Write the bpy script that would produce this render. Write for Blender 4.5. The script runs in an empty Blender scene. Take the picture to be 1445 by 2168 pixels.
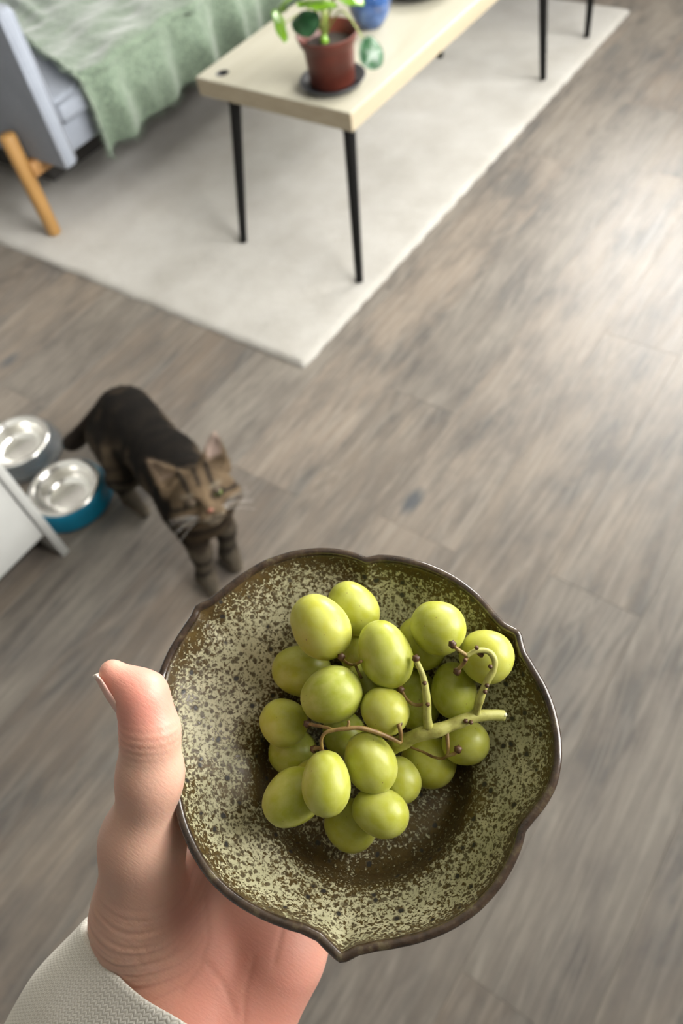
import bpy, bmesh, math, random
import numpy as np
from mathutils import Vector, Matrix

random.seed(7)
rng = np.random.default_rng(11)
SC = bpy.context.scene
COL = SC.collection
PI = math.pi

# ------------------------------------------------------------------ camera, sky, exposure
CAM_H = 1.30
F_PX, CX, CY = 1600.0, 722.5, 1084.0
RIGHT = np.array([0.8191, 0.5607, -0.1210]); RIGHT /= np.linalg.norm(RIGHT)
FWD = np.array([-0.4058, 0.4173, -0.8131]); FWD -= RIGHT * (FWD @ RIGHT); FWD /= np.linalg.norm(FWD)
DOWN = np.cross(FWD, RIGHT)
CAM = np.array([0.0, 0.0, CAM_H])

cd = bpy.data.cameras.new('camera')
cd.sensor_fit = 'VERTICAL'; cd.sensor_height = 36.0
cd.lens = F_PX / 2168.0 * 36.0
cd.clip_start = 0.02; cd.clip_end = 60
cd.dof.use_dof = True; cd.dof.focus_distance = 0.272
cd.dof.aperture_fstop = cd.lens / 1000.0 / 0.0024
cam = bpy.data.objects.new('camera', cd); COL.objects.link(cam)
cam.matrix_world = Matrix(((RIGHT[0], -DOWN[0], -FWD[0], CAM[0]), (RIGHT[1], -DOWN[1], -FWD[1], CAM[1]),
                           (RIGHT[2], -DOWN[2], -FWD[2], CAM[2]), (0, 0, 0, 1)))
SC.camera = cam

vs = SC.view_settings
vs.view_transform = 'Standard'; vs.look = 'None'; vs.gamma = 1.0; vs.use_curve_mapping = False
vs.exposure = 0.90
SC.cycles.use_denoising = True
SC.cycles.sample_clamp_indirect = 6.0

SKY = 15.0
w = bpy.data.worlds.new('overcast_sky'); SC.world = w; w.use_nodes = True
nt = w.node_tree; nt.nodes.clear()
wo = nt.nodes.new('ShaderNodeOutputWorld'); wb = nt.nodes.new('ShaderNodeBackground')
tc = nt.nodes.new('ShaderNodeTexCoord'); sx = nt.nodes.new('ShaderNodeSeparateXYZ'); cr = nt.nodes.new('ShaderNodeValToRGB')
cr.color_ramp.elements[0].position = 0.46; cr.color_ramp.elements[0].color = (0.16, 0.16, 0.13, 1)
cr.color_ramp.elements[1].position = 0.52; cr.color_ramp.elements[1].color = (1.0, 0.975, 0.93, 1)
ma = nt.nodes.new('ShaderNodeMath'); ma.operation = 'MULTIPLY_ADD'; ma.inputs[1].default_value = 0.5; ma.inputs[2].default_value = 0.5
nt.links.new(tc.outputs['Generated'], sx.inputs[0]); nt.links.new(sx.outputs['Z'], ma.inputs[0]); nt.links.new(ma.outputs[0], cr.inputs[0])
nt.links.new(cr.outputs[0], wb.inputs['Color']); wb.inputs['Strength'].default_value = SKY
nt.links.new(wb.outputs[0], wo.inputs['Surface'])

# room extents and the two windows (x0, x1, z0, z1 on the far wall; y0, y1, z0, z1 on the right wall)
X0, X1, Y0, Y1, ZC = -2.76, 0.66, -1.3, 3.65, 2.55
WIN_FAR = (-1.3, 0.40, 1.0, 2.48)
WIN_RIGHT = (0.45, 3.1, 1.0, 2.5)

def portal(name, loc, rot, sx_, sy_):
    l = bpy.data.lights.new(name, 'AREA'); l.shape = 'RECTANGLE'; l.size = sx_; l.size_y = sy_
    l.cycles.is_portal = True
    o = bpy.data.objects.new(name, l); o.location = loc; o.rotation_euler = rot; COL.objects.link(o)
portal('window_portal', ((WIN_FAR[0] + WIN_FAR[1]) / 2, Y1 + 0.17, (WIN_FAR[2] + WIN_FAR[3]) / 2), (-PI / 2, 0, 0), WIN_FAR[1] - WIN_FAR[0], WIN_FAR[3] - WIN_FAR[2])
portal('window_portal', (X1 + 0.17, (WIN_RIGHT[0] + WIN_RIGHT[1]) / 2, (WIN_RIGHT[2] + WIN_RIGHT[3]) / 2), (0, PI / 2, 0), WIN_RIGHT[3] - WIN_RIGHT[2], WIN_RIGHT[1] - WIN_RIGHT[0])

# ------------------------------------------------------------------ helpers: points seen through the lens, turned into world points
def at(x, y, d):
    return CAM + ((x - CX) / F_PX * RIGHT + (y - CY) / F_PX * DOWN + FWD) * d

# ------------------------------------------------------------------ helpers: node materials
class M:
    def __init__(s, name):
        s.m = bpy.data.materials.new(name); s.m.use_nodes = True
        s.t = s.m.node_tree; s.t.nodes.clear()
        s.out = s.t.nodes.new('ShaderNodeOutputMaterial')
        s.b = s.t.nodes.new('ShaderNodeBsdfPrincipled')
        s.t.links.new(s.b.outputs[0], s.out.inputs[0])
    def n(s, typ, **kw):
        nd = s.t.nodes.new(typ)
        for k, v in kw.items():
            if k.startswith('i_'):
                s.put(nd.inputs[k[2:].replace('_', ' ')], v)
            else:
                setattr(nd, k, v)
        return nd
    def put(s, sock, v):
        if isinstance(v, bpy.types.NodeSocket): s.t.links.new(v, sock)
        elif isinstance(v, tuple) and len(v) == 3 and sock.type == 'RGBA': sock.default_value = (*v, 1)
        else: sock.default_value = v
    def set(s, **kw):
        for k, v in kw.items(): s.put(s.b.inputs[k.replace('_', ' ')], v)
        return s
    def coord(s, which='Object', scale=(1, 1, 1), add=None):
        c = s.n('ShaderNodeTexCoord').outputs[which]
        mp = s.n('ShaderNodeMapping'); s.put(mp.inputs['Vector'], c); mp.inputs['Scale'].default_value = scale
        if add is not None: s.put(mp.inputs['Location'], add)
        return mp.outputs[0]
    def noise(s, vec, scale=5., detail=3., rough=.5, dist=0.):
        nd = s.n('ShaderNodeTexNoise'); s.put(nd.inputs['Vector'], vec)
        nd.inputs['Scale'].default_value = scale; nd.inputs['Detail'].default_value = detail
        nd.inputs['Roughness'].default_value = rough; nd.inputs['Distortion'].default_value = dist
        return nd.outputs['Fac']
    def voro(s, vec, scale=5., feature='F1', rnd=1.):
        nd = s.n('ShaderNodeTexVoronoi', feature=feature); s.put(nd.inputs['Vector'], vec)
        nd.inputs['Scale'].default_value = scale; nd.inputs['Randomness'].default_value = rnd
        return nd.outputs['Distance']
    def ramp(s, fac, *stops):
        nd = s.n('ShaderNodeValToRGB'); e = nd.color_ramp.elements
        while len(e) < len(stops): e.new(0.5)
        for el, (p, c) in zip(e, stops):
            el.position = p; el.color = (*c, 1) if isinstance(c, tuple) else (c, c, c, 1)
        s.put(nd.inputs[0], fac); return nd.outputs[0]
    def mix(s, fac, a, b, mode='MIX'):
        nd = s.n('ShaderNodeMix', data_type='RGBA', blend_type=mode)
        s.put(nd.inputs[0], fac); s.put(nd.inputs[6], a); s.put(nd.inputs[7], b); return nd.outputs[2]
    def math(s, op, a, b=0., c=0.):
        nd = s.n('ShaderNodeMath', operation=op); s.put(nd.inputs[0], a); s.put(nd.inputs[1], b); s.put(nd.inputs[2], c); return nd.outputs[0]
    def bump(s, h, strength=.3, dist=.002, nrm=None):
        nd = s.n('ShaderNodeBump'); nd.inputs['Strength'].default_value = strength; nd.inputs['Distance'].default_value = dist
        s.put(nd.inputs['Height'], h)
        if nrm is not None: s.put(nd.inputs['Normal'], nrm)
        return nd.outputs[0]
    def attr(s, name):
        return s.n('ShaderNodeAttribute', attribute_name=name)

def plain(name, col, rough=.5, metal=0., noise_amt=.06, scale=30., bump=0., **kw):
    m = M(name); v = m.coord()
    f = m.noise(v, scale, 4)
    lo = tuple(c * (1 - noise_amt) for c in col); hi = tuple(min(1, c * (1 + noise_amt)) for c in col)
    m.set(Base_Color=m.ramp(f, (.3, lo), (.7, hi)), Roughness=rough, Metallic=metal, **kw)
    if bump: m.set(Normal=m.bump(m.noise(v, scale * 8, 3), bump, .001))
    return m.m

# ------------------------------------------------------------------ helpers: objects
def tag(o, label=None, cat=None, group=None, kind=None):
    if label: o['label'] = label
    if cat: o['category'] = cat
    if group: o['group'] = group
    if kind: o['kind'] = kind
    return o
def wloc(o):
    p = np.array(o.location[:])
    while o.parent: o = o.parent; p = p + np.array(o.location[:])
    return p
def empty(name, loc):
    o = bpy.data.objects.new(name, None); o.empty_display_size = .05; o.location = tuple(loc); COL.objects.link(o); return o
def mesh(name, v, f, mat, parent=None, origin=None, smooth=True, kind=None):
    """world-space vertices -> one object; its origin is `origin` (default: the parent's place, or 0,0,0)"""
    v = np.asarray(v, float)
    base = wloc(parent) if parent else np.zeros(3)
    org = np.asarray(origin, float) if origin is not None else base
    me = bpy.data.meshes.new(name); me.from_pydata((v - org).tolist(), [], [list(map(int, q)) for q in f])
    if smooth: me.polygons.foreach_set('use_smooth', [True] * len(me.polygons))
    me.materials.append(mat); me.update()
    o = bpy.data.objects.new(name, me); COL.objects.link(o)
    if parent: o.parent = parent
    o.location = tuple(org - base)
    if kind: o['kind'] = kind
    return o
def from_bm(name, bm, mat, parent=None, origin=None, smooth=True, kind=None):
    bmesh.ops.recalc_face_normals(bm, faces=bm.faces)
    v = [p.co[:] for p in bm.verts]; bm.verts.index_update(); f = [[q.index for q in p.verts] for p in bm.faces]; bm.free()
    o = mesh(name, v, f, mat, parent, origin, smooth, kind)
    return o
def sharp(o, ang=40):
    me = o.data; bm = bmesh.new(); bm.from_mesh(me)
    for e in bm.edges:
        if len(e.link_faces) == 2 and e.calc_face_angle(0) > math.radians(ang): e.smooth = False
    bm.to_mesh(me); bm.free(); return o
def box(lo, hi, bev=0., seg=3):
    bm = bmesh.new(); bmesh.ops.create_cube(bm, size=1)
    lo, hi = np.array(lo, float), np.array(hi, float)
    for v in bm.verts: v.co = Vector(((lo + hi) / 2 + np.array(v.co[:]) * (hi - lo)))
    if bev: bmesh.ops.bevel(bm, geom=bm.edges[:], offset=bev, segments=seg, affect='EDGES', profile=.5)
    return bm
def box_obj(name, lo, hi, mat, parent=None, bev=0., seg=3, kind=None, origin=None):
    o = from_bm(name, box(lo, hi, bev, seg), mat, parent, origin, True, kind); return sharp(o, 50)
def frames(path):
    P = np.asarray(path, float); T = np.gradient(P, axis=0); T /= np.linalg.norm(T, axis=1)[:, None] + 1e-12
    a = np.array([0, 0, 1.]) if abs(T[0][2]) < .9 else np.array([1., 0, 0]); n = np.cross(T[0], a); n /= np.linalg.norm(n); N = [n]
    for i in range(1, len(P)):
        n = N[-1] - T[i] * (N[-1] @ T[i]); n /= np.linalg.norm(n) + 1e-12; N.append(n)
    N = np.array(N); return P, T, N, np.cross(T, N)
def tube(path, rad, seg=12, cap=True, ell=None):
    P, T, N, B = frames(path); k = len(P); rad = np.broadcast_to(np.asarray(rad, float), (k,))
    a = np.linspace(0, 2 * PI, seg, endpoint=False); V = []
    for i in range(k):
        V.append(P[i] + rad[i] * (np.cos(a)[:, None] * N[i] + np.sin(a)[:, None] * B[i]))
    V = np.concatenate(V); F = []
    for i in range(k - 1):
        for j in range(seg):
            j2 = (j + 1) % seg; F.append((i * seg + j, i * seg + j2, (i + 1) * seg + j2, (i + 1) * seg + j))
    if cap: F.append(tuple(range(seg))[::-1]); F.append(tuple((k - 1) * seg + j for j in range(seg)))
    return V, F
def spline(pts, n=8):
    P = np.asarray(pts, float); P = np.vstack([2 * P[0] - P[1], P, 2 * P[-1] - P[-2]]); out = []
    for i in range(1, len(P) - 2):
        for t in np.linspace(0, 1, n, endpoint=False):
            a, b, c, d = P[i - 1], P[i], P[i + 1], P[i + 2]
            out.append(.5 * (2 * b + (c - a) * t + (2 * a - 5 * b + 4 * c - d) * t * t + (3 * b - a - 3 * c + d) * t ** 3))
    out.append(P[-2]); return np.array(out)
def join(parts):
    V, F, o = [], [], 0
    for v, f in parts:
        V.append(np.asarray(v)); F += [tuple(i + o for i in q) for q in f]; o += len(v)
    return np.concatenate(V), F
def lathe(profile, center, seg=48, axis=None, wob=None):
    """profile: (radius, height) pairs; revolves about z (or the frame `axis` = (e1, e2, n))"""
    e1, e2, n = axis if axis is not None else (np.array([1., 0, 0]), np.array([0, 1., 0]), np.array([0, 0, 1.]))
    a = np.linspace(0, 2 * PI, seg, endpoint=False); V = []; c = np.asarray(center, float)
    for r, h in profile: V.append(c + r * (np.cos(a)[:, None] * e1 + np.sin(a)[:, None] * e2) + h * n)
    V = np.concatenate(V); F = []
    for i in range(len(profile) - 1):
        for j in range(seg):
            j2 = (j + 1) % seg; F.append((i * seg + j, i * seg + j2, (i + 1) * seg + j2, (i + 1) * seg + j))
    if profile[0][0] > 0: F.append(tuple(range(seg))[::-1])
    if profile[-1][0] > 0: F.append(tuple((len(profile) - 1) * seg + j for j in range(seg)))
    return V, F
def vnoise(P, s, seed=0, octs=2):
    """cheap smooth noise of 3-D points, about -1..1"""
    r = np.random.default_rng(seed); out = np.zeros(len(P)); amp = 1.
    for o in range(octs):
        for k in range(5):
            d = r.normal(size=3); d /= np.linalg.norm(d)
            out += amp * np.sin(P @ d * s * (2 ** o) * (0.7 + .6 * r.random()) + r.random() * 6.28) / 3.
        amp *= .5
    return out

# signed-distance bodies -> one continuous surface (naive surface nets)
def sd_cone(P, a, b, ra, rb):
    a = np.asarray(a, float); b = np.asarray(b, float); ba = b - a
    h = np.clip(((P - a) @ ba) / (ba @ ba), 0, 1)
    return np.linalg.norm(P - a - h[:, None] * ba, axis=1) - (ra + (rb - ra) * h)
def sd_ell(P, c, r, fr=None):
    q = P - np.asarray(c, float)
    if fr is not None: q = q @ np.asarray(fr).T
    r = np.asarray(r, float); k0 = np.linalg.norm(q / r, axis=1); k1 = np.linalg.norm(q / (r * r), axis=1) + 1e-9
    return k0 * (k0 - 1) / k1
def smin(a, b, k):
    h = np.clip(.5 + .5 * (b - a) / k, 0, 1); return b + (a - b) * h - k * h * (1 - h)
def smax(a, b, k): return -smin(-a, -b, k)
def surface(fn, lo, hi, step):
    lo = np.asarray(lo, float); n = np.ceil((np.asarray(hi) - lo) / step).astype(int) + 1
    ax = [lo[i] + step * np.arange(n[i]) for i in range(3)]
    G = np.empty(n, np.float32)
    for i in range(0, n[0], 24):
        X, Y, Z = np.meshgrid(ax[0][i:i + 24], ax[1], ax[2], indexing='ij')
        G[i:i + 24] = fn(np.stack([X.ravel(), Y.ravel(), Z.ravel()], 1)).reshape(X.shape)
    S = G < 0
    c8 = sum(S[a:n[0] - 1 + a, b:n[1] - 1 + b, c:n[2] - 1 + c].astype(np.int8) for a in (0, 1) for b in (0, 1) for c in (0, 1))
    act = (c8 > 0) & (c8 < 8); idx = -np.ones(act.shape, int); ii = np.argwhere(act); idx[act] = np.arange(len(ii))
    acc = np.zeros((len(ii), 3)); cnt = np.zeros(len(ii))
    cor = [(a, b, c) for a in (0, 1) for b in (0, 1) for c in (0, 1)]
    for p in cor:
        for d in range(3):
            if p[d]: continue
            q = list(p); q[d] = 1
            g0 = G[tuple((ii + p).T)]; g1 = G[tuple((ii + q).T)]; m = (g0 < 0) != (g1 < 0)
            t = np.where(m, g0 / np.where(m, g0 - g1, 1), 0)
            pos = np.repeat(np.array(p, float)[None], len(ii), 0); pos[:, d] = t
            acc[m] += pos[m]; cnt[m] += 1
    V = lo + step * (ii + acc / cnt[:, None]); F = []
    for d in range(3):
        e = [(1, 2), (2, 0), (0, 1)][d]
        sl0 = [slice(None)] * 3; sl1 = [slice(None)] * 3; sl0[d] = slice(0, -1); sl1[d] = slice(1, None)
        A, B = S[tuple(sl0)], S[tuple(sl1)]
        for sgn, msk in ((0, A & ~B), (1, ~A & B)):
            k = np.argwhere(msk); k = k[(k[:, e[0]] > 0) & (k[:, e[1]] > 0) & (k[:, e[0]] < n[e[0]] - 1) & (k[:, e[1]] < n[e[1]] - 1)]
            o0 = np.zeros(3, int); o0[e[0]] = 1; o1 = np.zeros(3, int); o1[e[1]] = 1
            q = np.stack([idx[tuple((k - o0 - o1).T)], idx[tuple((k - o1).T)], idx[tuple(k.T)], idx[tuple((k - o0).T)]], 1)
            F.append(q if sgn == 0 else q[:, ::-1])
    return V, np.concatenate(F)
def relax(V, F, it=2, lam=.5):
    F = np.asarray(F); e = np.concatenate([F[:, [0, 1]], F[:, [1, 2]], F[:, [2, 3]], F[:, [3, 0]]])
    for _ in range(it):
        s = np.zeros_like(V); c = np.zeros(len(V))
        np.add.at(s, e[:, 0], V[e[:, 1]]); np.add.at(c, e[:, 0], 1); np.add.at(s, e[:, 1], V[e[:, 0]]); np.add.at(c, e[:, 1], 1)
        V = V * (1 - lam) + lam * s / c[:, None]
    return V
def vcol(o, name, cols):
    a = o.data.color_attributes.new(name, 'FLOAT_COLOR', 'POINT')
    c = np.ones((len(cols), 4), np.float32); c[:, :3] = cols; a.data.foreach_set('color', c.ravel())
def vfloat(o, name, vals):
    a = o.data.attributes.new(name, 'FLOAT', 'POINT'); a.data.foreach_set('value', np.asarray(vals, np.float32))

# ------------------------------------------------------------------ materials
def wood_floor():
    m = M('grey_brown_oak')
    oi = m.n('ShaderNodeObjectInfo'); rnd = oi.outputs['Random']
    cmb = m.n('ShaderNodeCombineXYZ'); m.put(cmb.inputs[0], m.math('MULTIPLY', rnd, 37.)); m.put(cmb.inputs[1], m.math('MULTIPLY', rnd, 91.)); m.put(cmb.inputs[2], m.math('MULTIPLY', rnd, 17.))
    v = m.coord('Object', (1, 1, 1), cmb.outputs[0])
    st = m.n('ShaderNodeMapping'); m.put(st.inputs[0], v); st.inputs['Scale'].default_value = (9, .9, 9)
    warp = m.noise(st.outputs[0], 1.0, 3, .55, .6)
    wv = m.math('SINE', m.math('MULTIPLY', warp, 85.))
    fine = m.n('ShaderNodeMapping'); m.put(fine.inputs[0], v); fine.inputs['Scale'].default_value = (120, 5, 120)
    fib = m.noise(fine.outputs[0], 1., 4, .6)
    mot = m.n('ShaderNodeMapping'); m.put(mot.inputs[0], v); mot.inputs['Scale'].default_value = (8, 3.2, 8)
    blot = m.noise(mot.outputs[0], 1.2, 6, .65)
    tone = m.ramp(rnd, (0., (.192, .156, .124)), (.35, (.242, .204, .165)), (.65, (.228, .206, .177)), (1., (.288, .237, .190)))
    c = m.mix(m.ramp(blot, (.40, 0.), (.62, 1.)), tone, (.135, .122, .108))
    c = m.mix(m.ramp(blot, (.56, 0.), (.74, .6)), c, (.075, .085, .09))
    c = m.mix(m.math('MULTIPLY', m.ramp(wv, (.0, 0.), (1., 1.)), .28), c, (.33, .30, .26))
    c = m.mix(m.math('MULTIPLY', m.ramp(fib, (.42, 1.), (.60, 0.)), .32), c, (.11, .09, .078))
    kn = m.n('ShaderNodeMapping'); m.put(kn.inputs[0], v); kn.inputs['Scale'].default_value = (3.2, 1.5, 3.2)
    k = m.voro(kn.outputs[0], 1., 'F1', 1.)
    c = m.mix(m.ramp(m.math('ADD', k, m.math('MULTIPLY', fib, .05)), (.055, .8), (.10, 0.)), c, (.05, .066, .085))
    m.set(Base_Color=c, Roughness=m.ramp(fib, (.3, .34), (.7, .46)), Normal=m.bump(m.math('ADD', fib, m.math('MULTIPLY', wv, .25)), .10, .0005))
    m.put(m.b.inputs['Specular IOR Level'], .55)
    return m.m
MAT = {}
MAT['wood_floor'] = wood_floor()
MAT['subfloor'] = plain('dark_subfloor', (.05, .042, .036), .8)
MAT['wall'] = plain('grey_plaster', (.26, .25, .24), .8, bump=.1)
MAT['ceiling'] = plain('ceiling_paint', (.86, .85, .82), .85)
MAT['win_frame'] = plain('white_window_frame', (.8, .8, .79), .4)
def glass_pane():
    m = M('window_glass'); m.t.nodes.remove(m.b)
    tr = m.n('ShaderNodeBsdfTransparent'); gl = m.n('ShaderNodeBsdfGlossy'); gl.inputs['Roughness'].default_value = .02
    mx = m.n('ShaderNodeMixShader'); fr = m.n('ShaderNodeFresnel'); m.put(mx.inputs[0], m.math('MULTIPLY', fr.outputs[0], .6))
    m.put(mx.inputs[1], tr.outputs[0]); m.put(mx.inputs[2], gl.outputs[0]); m.put(m.out.inputs[0], mx.outputs[0]); return m.m
MAT['pane'] = glass_pane()
def rug_mat():
    m = M('cream_pile'); v = m.coord()
    a = m.noise(v, 7, 5, .6); b = m.noise(v, 260, 3, .7)
    c = m.mix(m.ramp(a, (.3, 0.), (.7, 1.)), (.42, .402, .366), (.53, .518, .488))
    c = m.mix(m.math('MULTIPLY', m.ramp(b, (.3, 1.), (.6, 0.)), .30), c, (.33, .305, .27))
    m.set(Base_Color=c, Roughness=.95, Normal=m.bump(m.math('ADD', b, m.math('MULTIPLY', m.noise(v, 60, 3), .8)), .7, .004), Sheen_Weight=.25)
    return m.m
MAT['rug'] = rug_mat(); MAT['kick'] = plain('dark_kick_board', (.03, .028, .026), .7)
def fabric(name, c1, c2, scale=420, sheen=.2, bstr=.4):
    m = M(name); v = m.coord(); a = m.noise(v, scale, 2, .6); b = m.noise(v, 14, 4, .6)
    c = m.mix(m.ramp(a, (.35, 0.), (.65, 1.)), c1, c2)
    c = m.mix(m.math('MULTIPLY', m.ramp(b, (.35, 0.), (.7, 1.)), .25), c, tuple(x * .75 for x in c1))
    m.set(Base_Color=c, Roughness=.92, Sheen_Weight=sheen, Normal=m.bump(a, bstr, .0015)); return m.m
MAT['sofa'] = fabric('blue_grey_upholstery', (.175, .195, .235), (.245, .27, .315))
MAT['throw'] = fabric('sage_green_wool', (.070, .102, .070), (.150, .198, .140), 130, .35, .8)
def wood(name, c1, c2, axis=(40, 3, 40), rough=.45):
    m = M(name); v = m.coord('Object', axis); f = m.noise(v, 1., 5, .6, .4)
    m.set(Base_Color=m.ramp(f, (.3, c1), (.7, c2)), Roughness=rough, Normal=m.bump(f, .08, .0005)); return m.m
MAT['leg_wood'] = wood('honey_beech', (.37, .20, .06), (.48, .275, .10), (30, 30, 4))
MAT['rail_wood'] = wood('honey_beech_rail', (.40, .20, .07), (.50, .27, .10))
MAT['birch'] = wood('pale_birch_veneer', (.37, .35, .275), (.425, .41, .335), (24, 2.5, 24), .32)
MAT['birch_edge'] = wood('pale_birch_edging', (.33, .28, .195), (.39, .335, .24), (24, 2.5, 60), .5)
MAT['black_metal'] = plain('black_powder_coat', (.006, .006, .006), .45, Specular_IOR_Level=.2)
MAT['black_plastic'] = plain('black_plastic', (.02, .021, .024), .35)
MAT['saucer'] = plain('charcoal_glaze', (.035, .037, .042), .3)
MAT['pot'] = plain('terracotta_plastic', (.090, .019, .011), .45, noise_amt=.12)
MAT['soil'] = plain('dark_soil', (.035, .026, .02), .95, noise_amt=.6, scale=180, bump=.9)
def leaf_mat(name, c1, c2):
    m = M(name); v = m.coord(); f = m.noise(v, 40, 3)
    m.set(Base_Color=m.ramp(f, (.3, c1), (.7, c2)), Roughness=.3, Subsurface_Weight=.25, Subsurface_Radius=(.004, .006, .002)); return m.m
MAT['leaf'] = leaf_mat('pilea_leaf_green', (.012, .055, .022), (.035, .11, .045))
MAT['leaf_new'] = leaf_mat('pilea_leaf_fresh', (.085, .20, .008), (.16, .31, .018))
MAT['petiole'] = leaf_mat('pilea_stalk', (.22, .30, .06), (.33, .38, .12))
MAT['blue_glaze'] = None
def blue_glaze():
    m = M('blue_glaze'); v = m.coord(); f = m.noise(v, 22, 5, .6, 1.)
    m.set(Base_Color=m.ramp(f, (.3, (.012, .030, .085)), (.55, (.035, .085, .23)), (.75, (.14, .23, .42))), Roughness=.08, Coat_Weight=.5); return m.m
MAT['blue_glaze'] = blue_glaze()
MAT['steel'] = plain('brushed_steel', (.86, .85, .82), .24, 1.0, noise_amt=.02)
MAT['teal'] = plain('teal_blue_plastic', (.003, .21, .36), .35)
def clear_plastic():
    m = M('clear_plastic'); m.set(Base_Color=(.9, .93, .95), Roughness=.06, Transmission_Weight=.92, IOR=1.45); return m.m
MAT['clear'] = clear_plastic()
MAT['cabinet'] = plain('white_lacquer', (.52, .53, .515), .45, noise_amt=.02)

# ------------------------------------------------------------------ setting: floor of planks, shell, windows
floor = box_obj('floor', (X0, Y0, -.06), (X1, Y1, -.0125), MAT['subfloor'], kind='structure')
tag(floor, 'grey-brown oak plank floor')
PW, PL, TH = .1805, 1.38, .012
pm = None
ix0 = math.floor((X0 + .033) / PW); ix1 = math.ceil((X1 + .033) / PW)
for i in range(ix0, ix1):
    xa = max(X0, -.033 + i * PW); xb = min(X1, -.033 + (i + 1) * PW)
    if xb - xa < .01: continue
    off = (i * .517) % 1.0
    if i == -4: off = ((2.40 - Y0) / PL) % 1.0 
    y = Y0 - PL * (1 - off) if off > 0 else Y0
    while y < Y1:
        ya, yb = max(y, Y0), min(y + PL, Y1)
        full = abs(xb - xa - PW) < 1e-6 and abs(yb - ya - PL) < 1e-6
        if yb - ya > .02:
            c = ((xa + xb) / 2, (ya + yb) / 2, -TH / 2)
            if full and pm is not None:
                o = bpy.data.objects.new('plank', pm); COL.objects.link(o); o.parent = floor; o.location = c
            else:
                g = .00012
                bm = box((xa + g, ya + g, -TH), (xb - g, yb - g, 0), .0004, 1)
                o = from_bm('plank', bm, MAT['wood_floor'], floor, c, False)
                if full: pm = o.data
        y += PL

def wall(name, lo, hi): box_obj(name, lo, hi, MAT['wall'], kind='structure')
T = .18
tag(box_obj('ceiling', (X0, Y0, ZC), (X1, Y1, ZC + .1), MAT['ceiling'], kind='structure'))
wall('wall_left', (X0 - T, Y0 - T, 0), (X0, Y1 + T, ZC))
wall('wall_back', (X0, Y0 - T, 0), (X1, Y0, ZC))
def wall_with_window(name, axis, pos, span, win):
    a0, a1, z0, z1 = win; parts = []
    for (s0, s1, b0, b1) in ((span[0], a0, 0, ZC), (a1, span[1], 0, ZC), (a0, a1, 0, z0), (a0, a1, z1, ZC)):
        bm = box((s0, pos, b0), (s1, pos + T, b1)) if axis == 'x' else box((pos, s0, b0), (pos + T, s1, b1))
        parts.append(([v.co[:] for v in bm.verts], [[q.index for q in f.verts] for f in bm.faces])); bm.free()
    v, f = join(parts); mesh(name, v, f, MAT['wall'], smooth=False, kind='structure')
wall_with_window('wall_front', 'x', Y1, (X0, X1), WIN_FAR)
wall_with_window('wall_right', 'y', X1, (Y0 - T, Y1 + T), WIN_RIGHT)
def window(name, axis, pos, win, n):
    a0, a1, z0, z1 = win
    e = empty(name, ((a0 + a1) / 2, pos, z0) if axis == 'x' else (pos, (a0 + a1) / 2, z0)); e['kind'] = 'structure'
    def bx(nm, s0, s1, b0, b1, d0, d1, mt):
        lo, hi = ((s0, pos + d0, b0), (s1, pos + d1, b1)) if axis == 'x' else ((pos + d0, s0, b0), (pos + d1, s1, b1))
        box_obj(nm, lo, hi, mt, e)
    fw = .06
    bx('frame_bar', a0, a1, z0, z0 + fw, .06, .12, MAT['win_frame']); bx('frame_bar', a0, a1, z1 - fw, z1, .06, .12, MAT['win_frame'])
    xs = np.linspace(a0, a1 - fw, n + 1)
    for x in xs: bx('frame_bar', x, x + fw, z0 + fw, z1 - fw, .06, .12, MAT['win_frame'])
    for x, x2 in zip(xs[:-1], xs[1:]): bx('pane', x + fw, x2, z0 + fw, z1 - fw, .085, .09, MAT['pane'])
    bx('sill', a0, a1, z0 - .03, z0, -.06, .06, MAT['win_frame'])
window('window_1', 'x', Y1, WIN_FAR, 2)
window('window_2', 'y', X1, WIN_RIGHT, 2)

# ------------------------------------------------------------------ rug
def make_rug():
    x0, x1, y0, y1, h = -2.55, -.972, .976, 2.975, .011
    nx, ny = 150, 190
    u = np.linspace(0, 1, nx); v = np.linspace(0, 1, ny); U, V = np.meshgrid(u, v, indexing='ij')
    X = x0 + U * (x1 - x0); Y = y0 + V * (y1 - y0)
    d = np.minimum.reduce([X - x0, x1 - X, Y - y0, y1 - Y])
    P = np.stack([X.ravel(), Y.ravel(), 0 * X.ravel()], 1)
    e = (d.ravel() < 1e-9)
    P[:, 0] += e * .0018 * vnoise(P, 90, 3); P[:, 1] += e * .0018 * vnoise(P, 90, 4)
    Z = np.minimum(.0140, h * (1 - np.exp(-d.ravel() / .004)) + .0012 * vnoise(P, 40, 5, 3) * (d.ravel() > .002) + .0012)
    top = P.copy(); top[:, 2] = np.maximum(Z, .0012); bot = P.copy(); bot[:, 2] = .0003
    F = []; n = nx * ny; I = lambda i, j: i * ny + j
    for i in range(nx - 1):
        for j in range(ny - 1): F.append((I(i, j), I(i + 1, j), I(i + 1, j + 1), I(i, j + 1)))
    ring = [I(i, 0) for i in range(nx)] + [I(nx - 1, j) for j in range(1, ny)] + [I(i, ny - 1) for i in range(nx - 2, -1, -1)] + [I(0, j) for j in range(ny - 2, 0, -1)]
    b = [n + k for k in range(len(ring))]
    Vv = np.vstack([top, bot[ring]])
    for k in range(len(ring)):
        k2 = (k + 1) % len(ring); F.append((ring[k2], ring[k], b[k], b[k2]))
    F.append(tuple(b[::-1]))
    return mesh('rug', Vv, F, MAT['rug'])
tag(make_rug(), 'large cream low-pile rug under the coffee table and sofa', 'rug')
RZ = .0142

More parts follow.
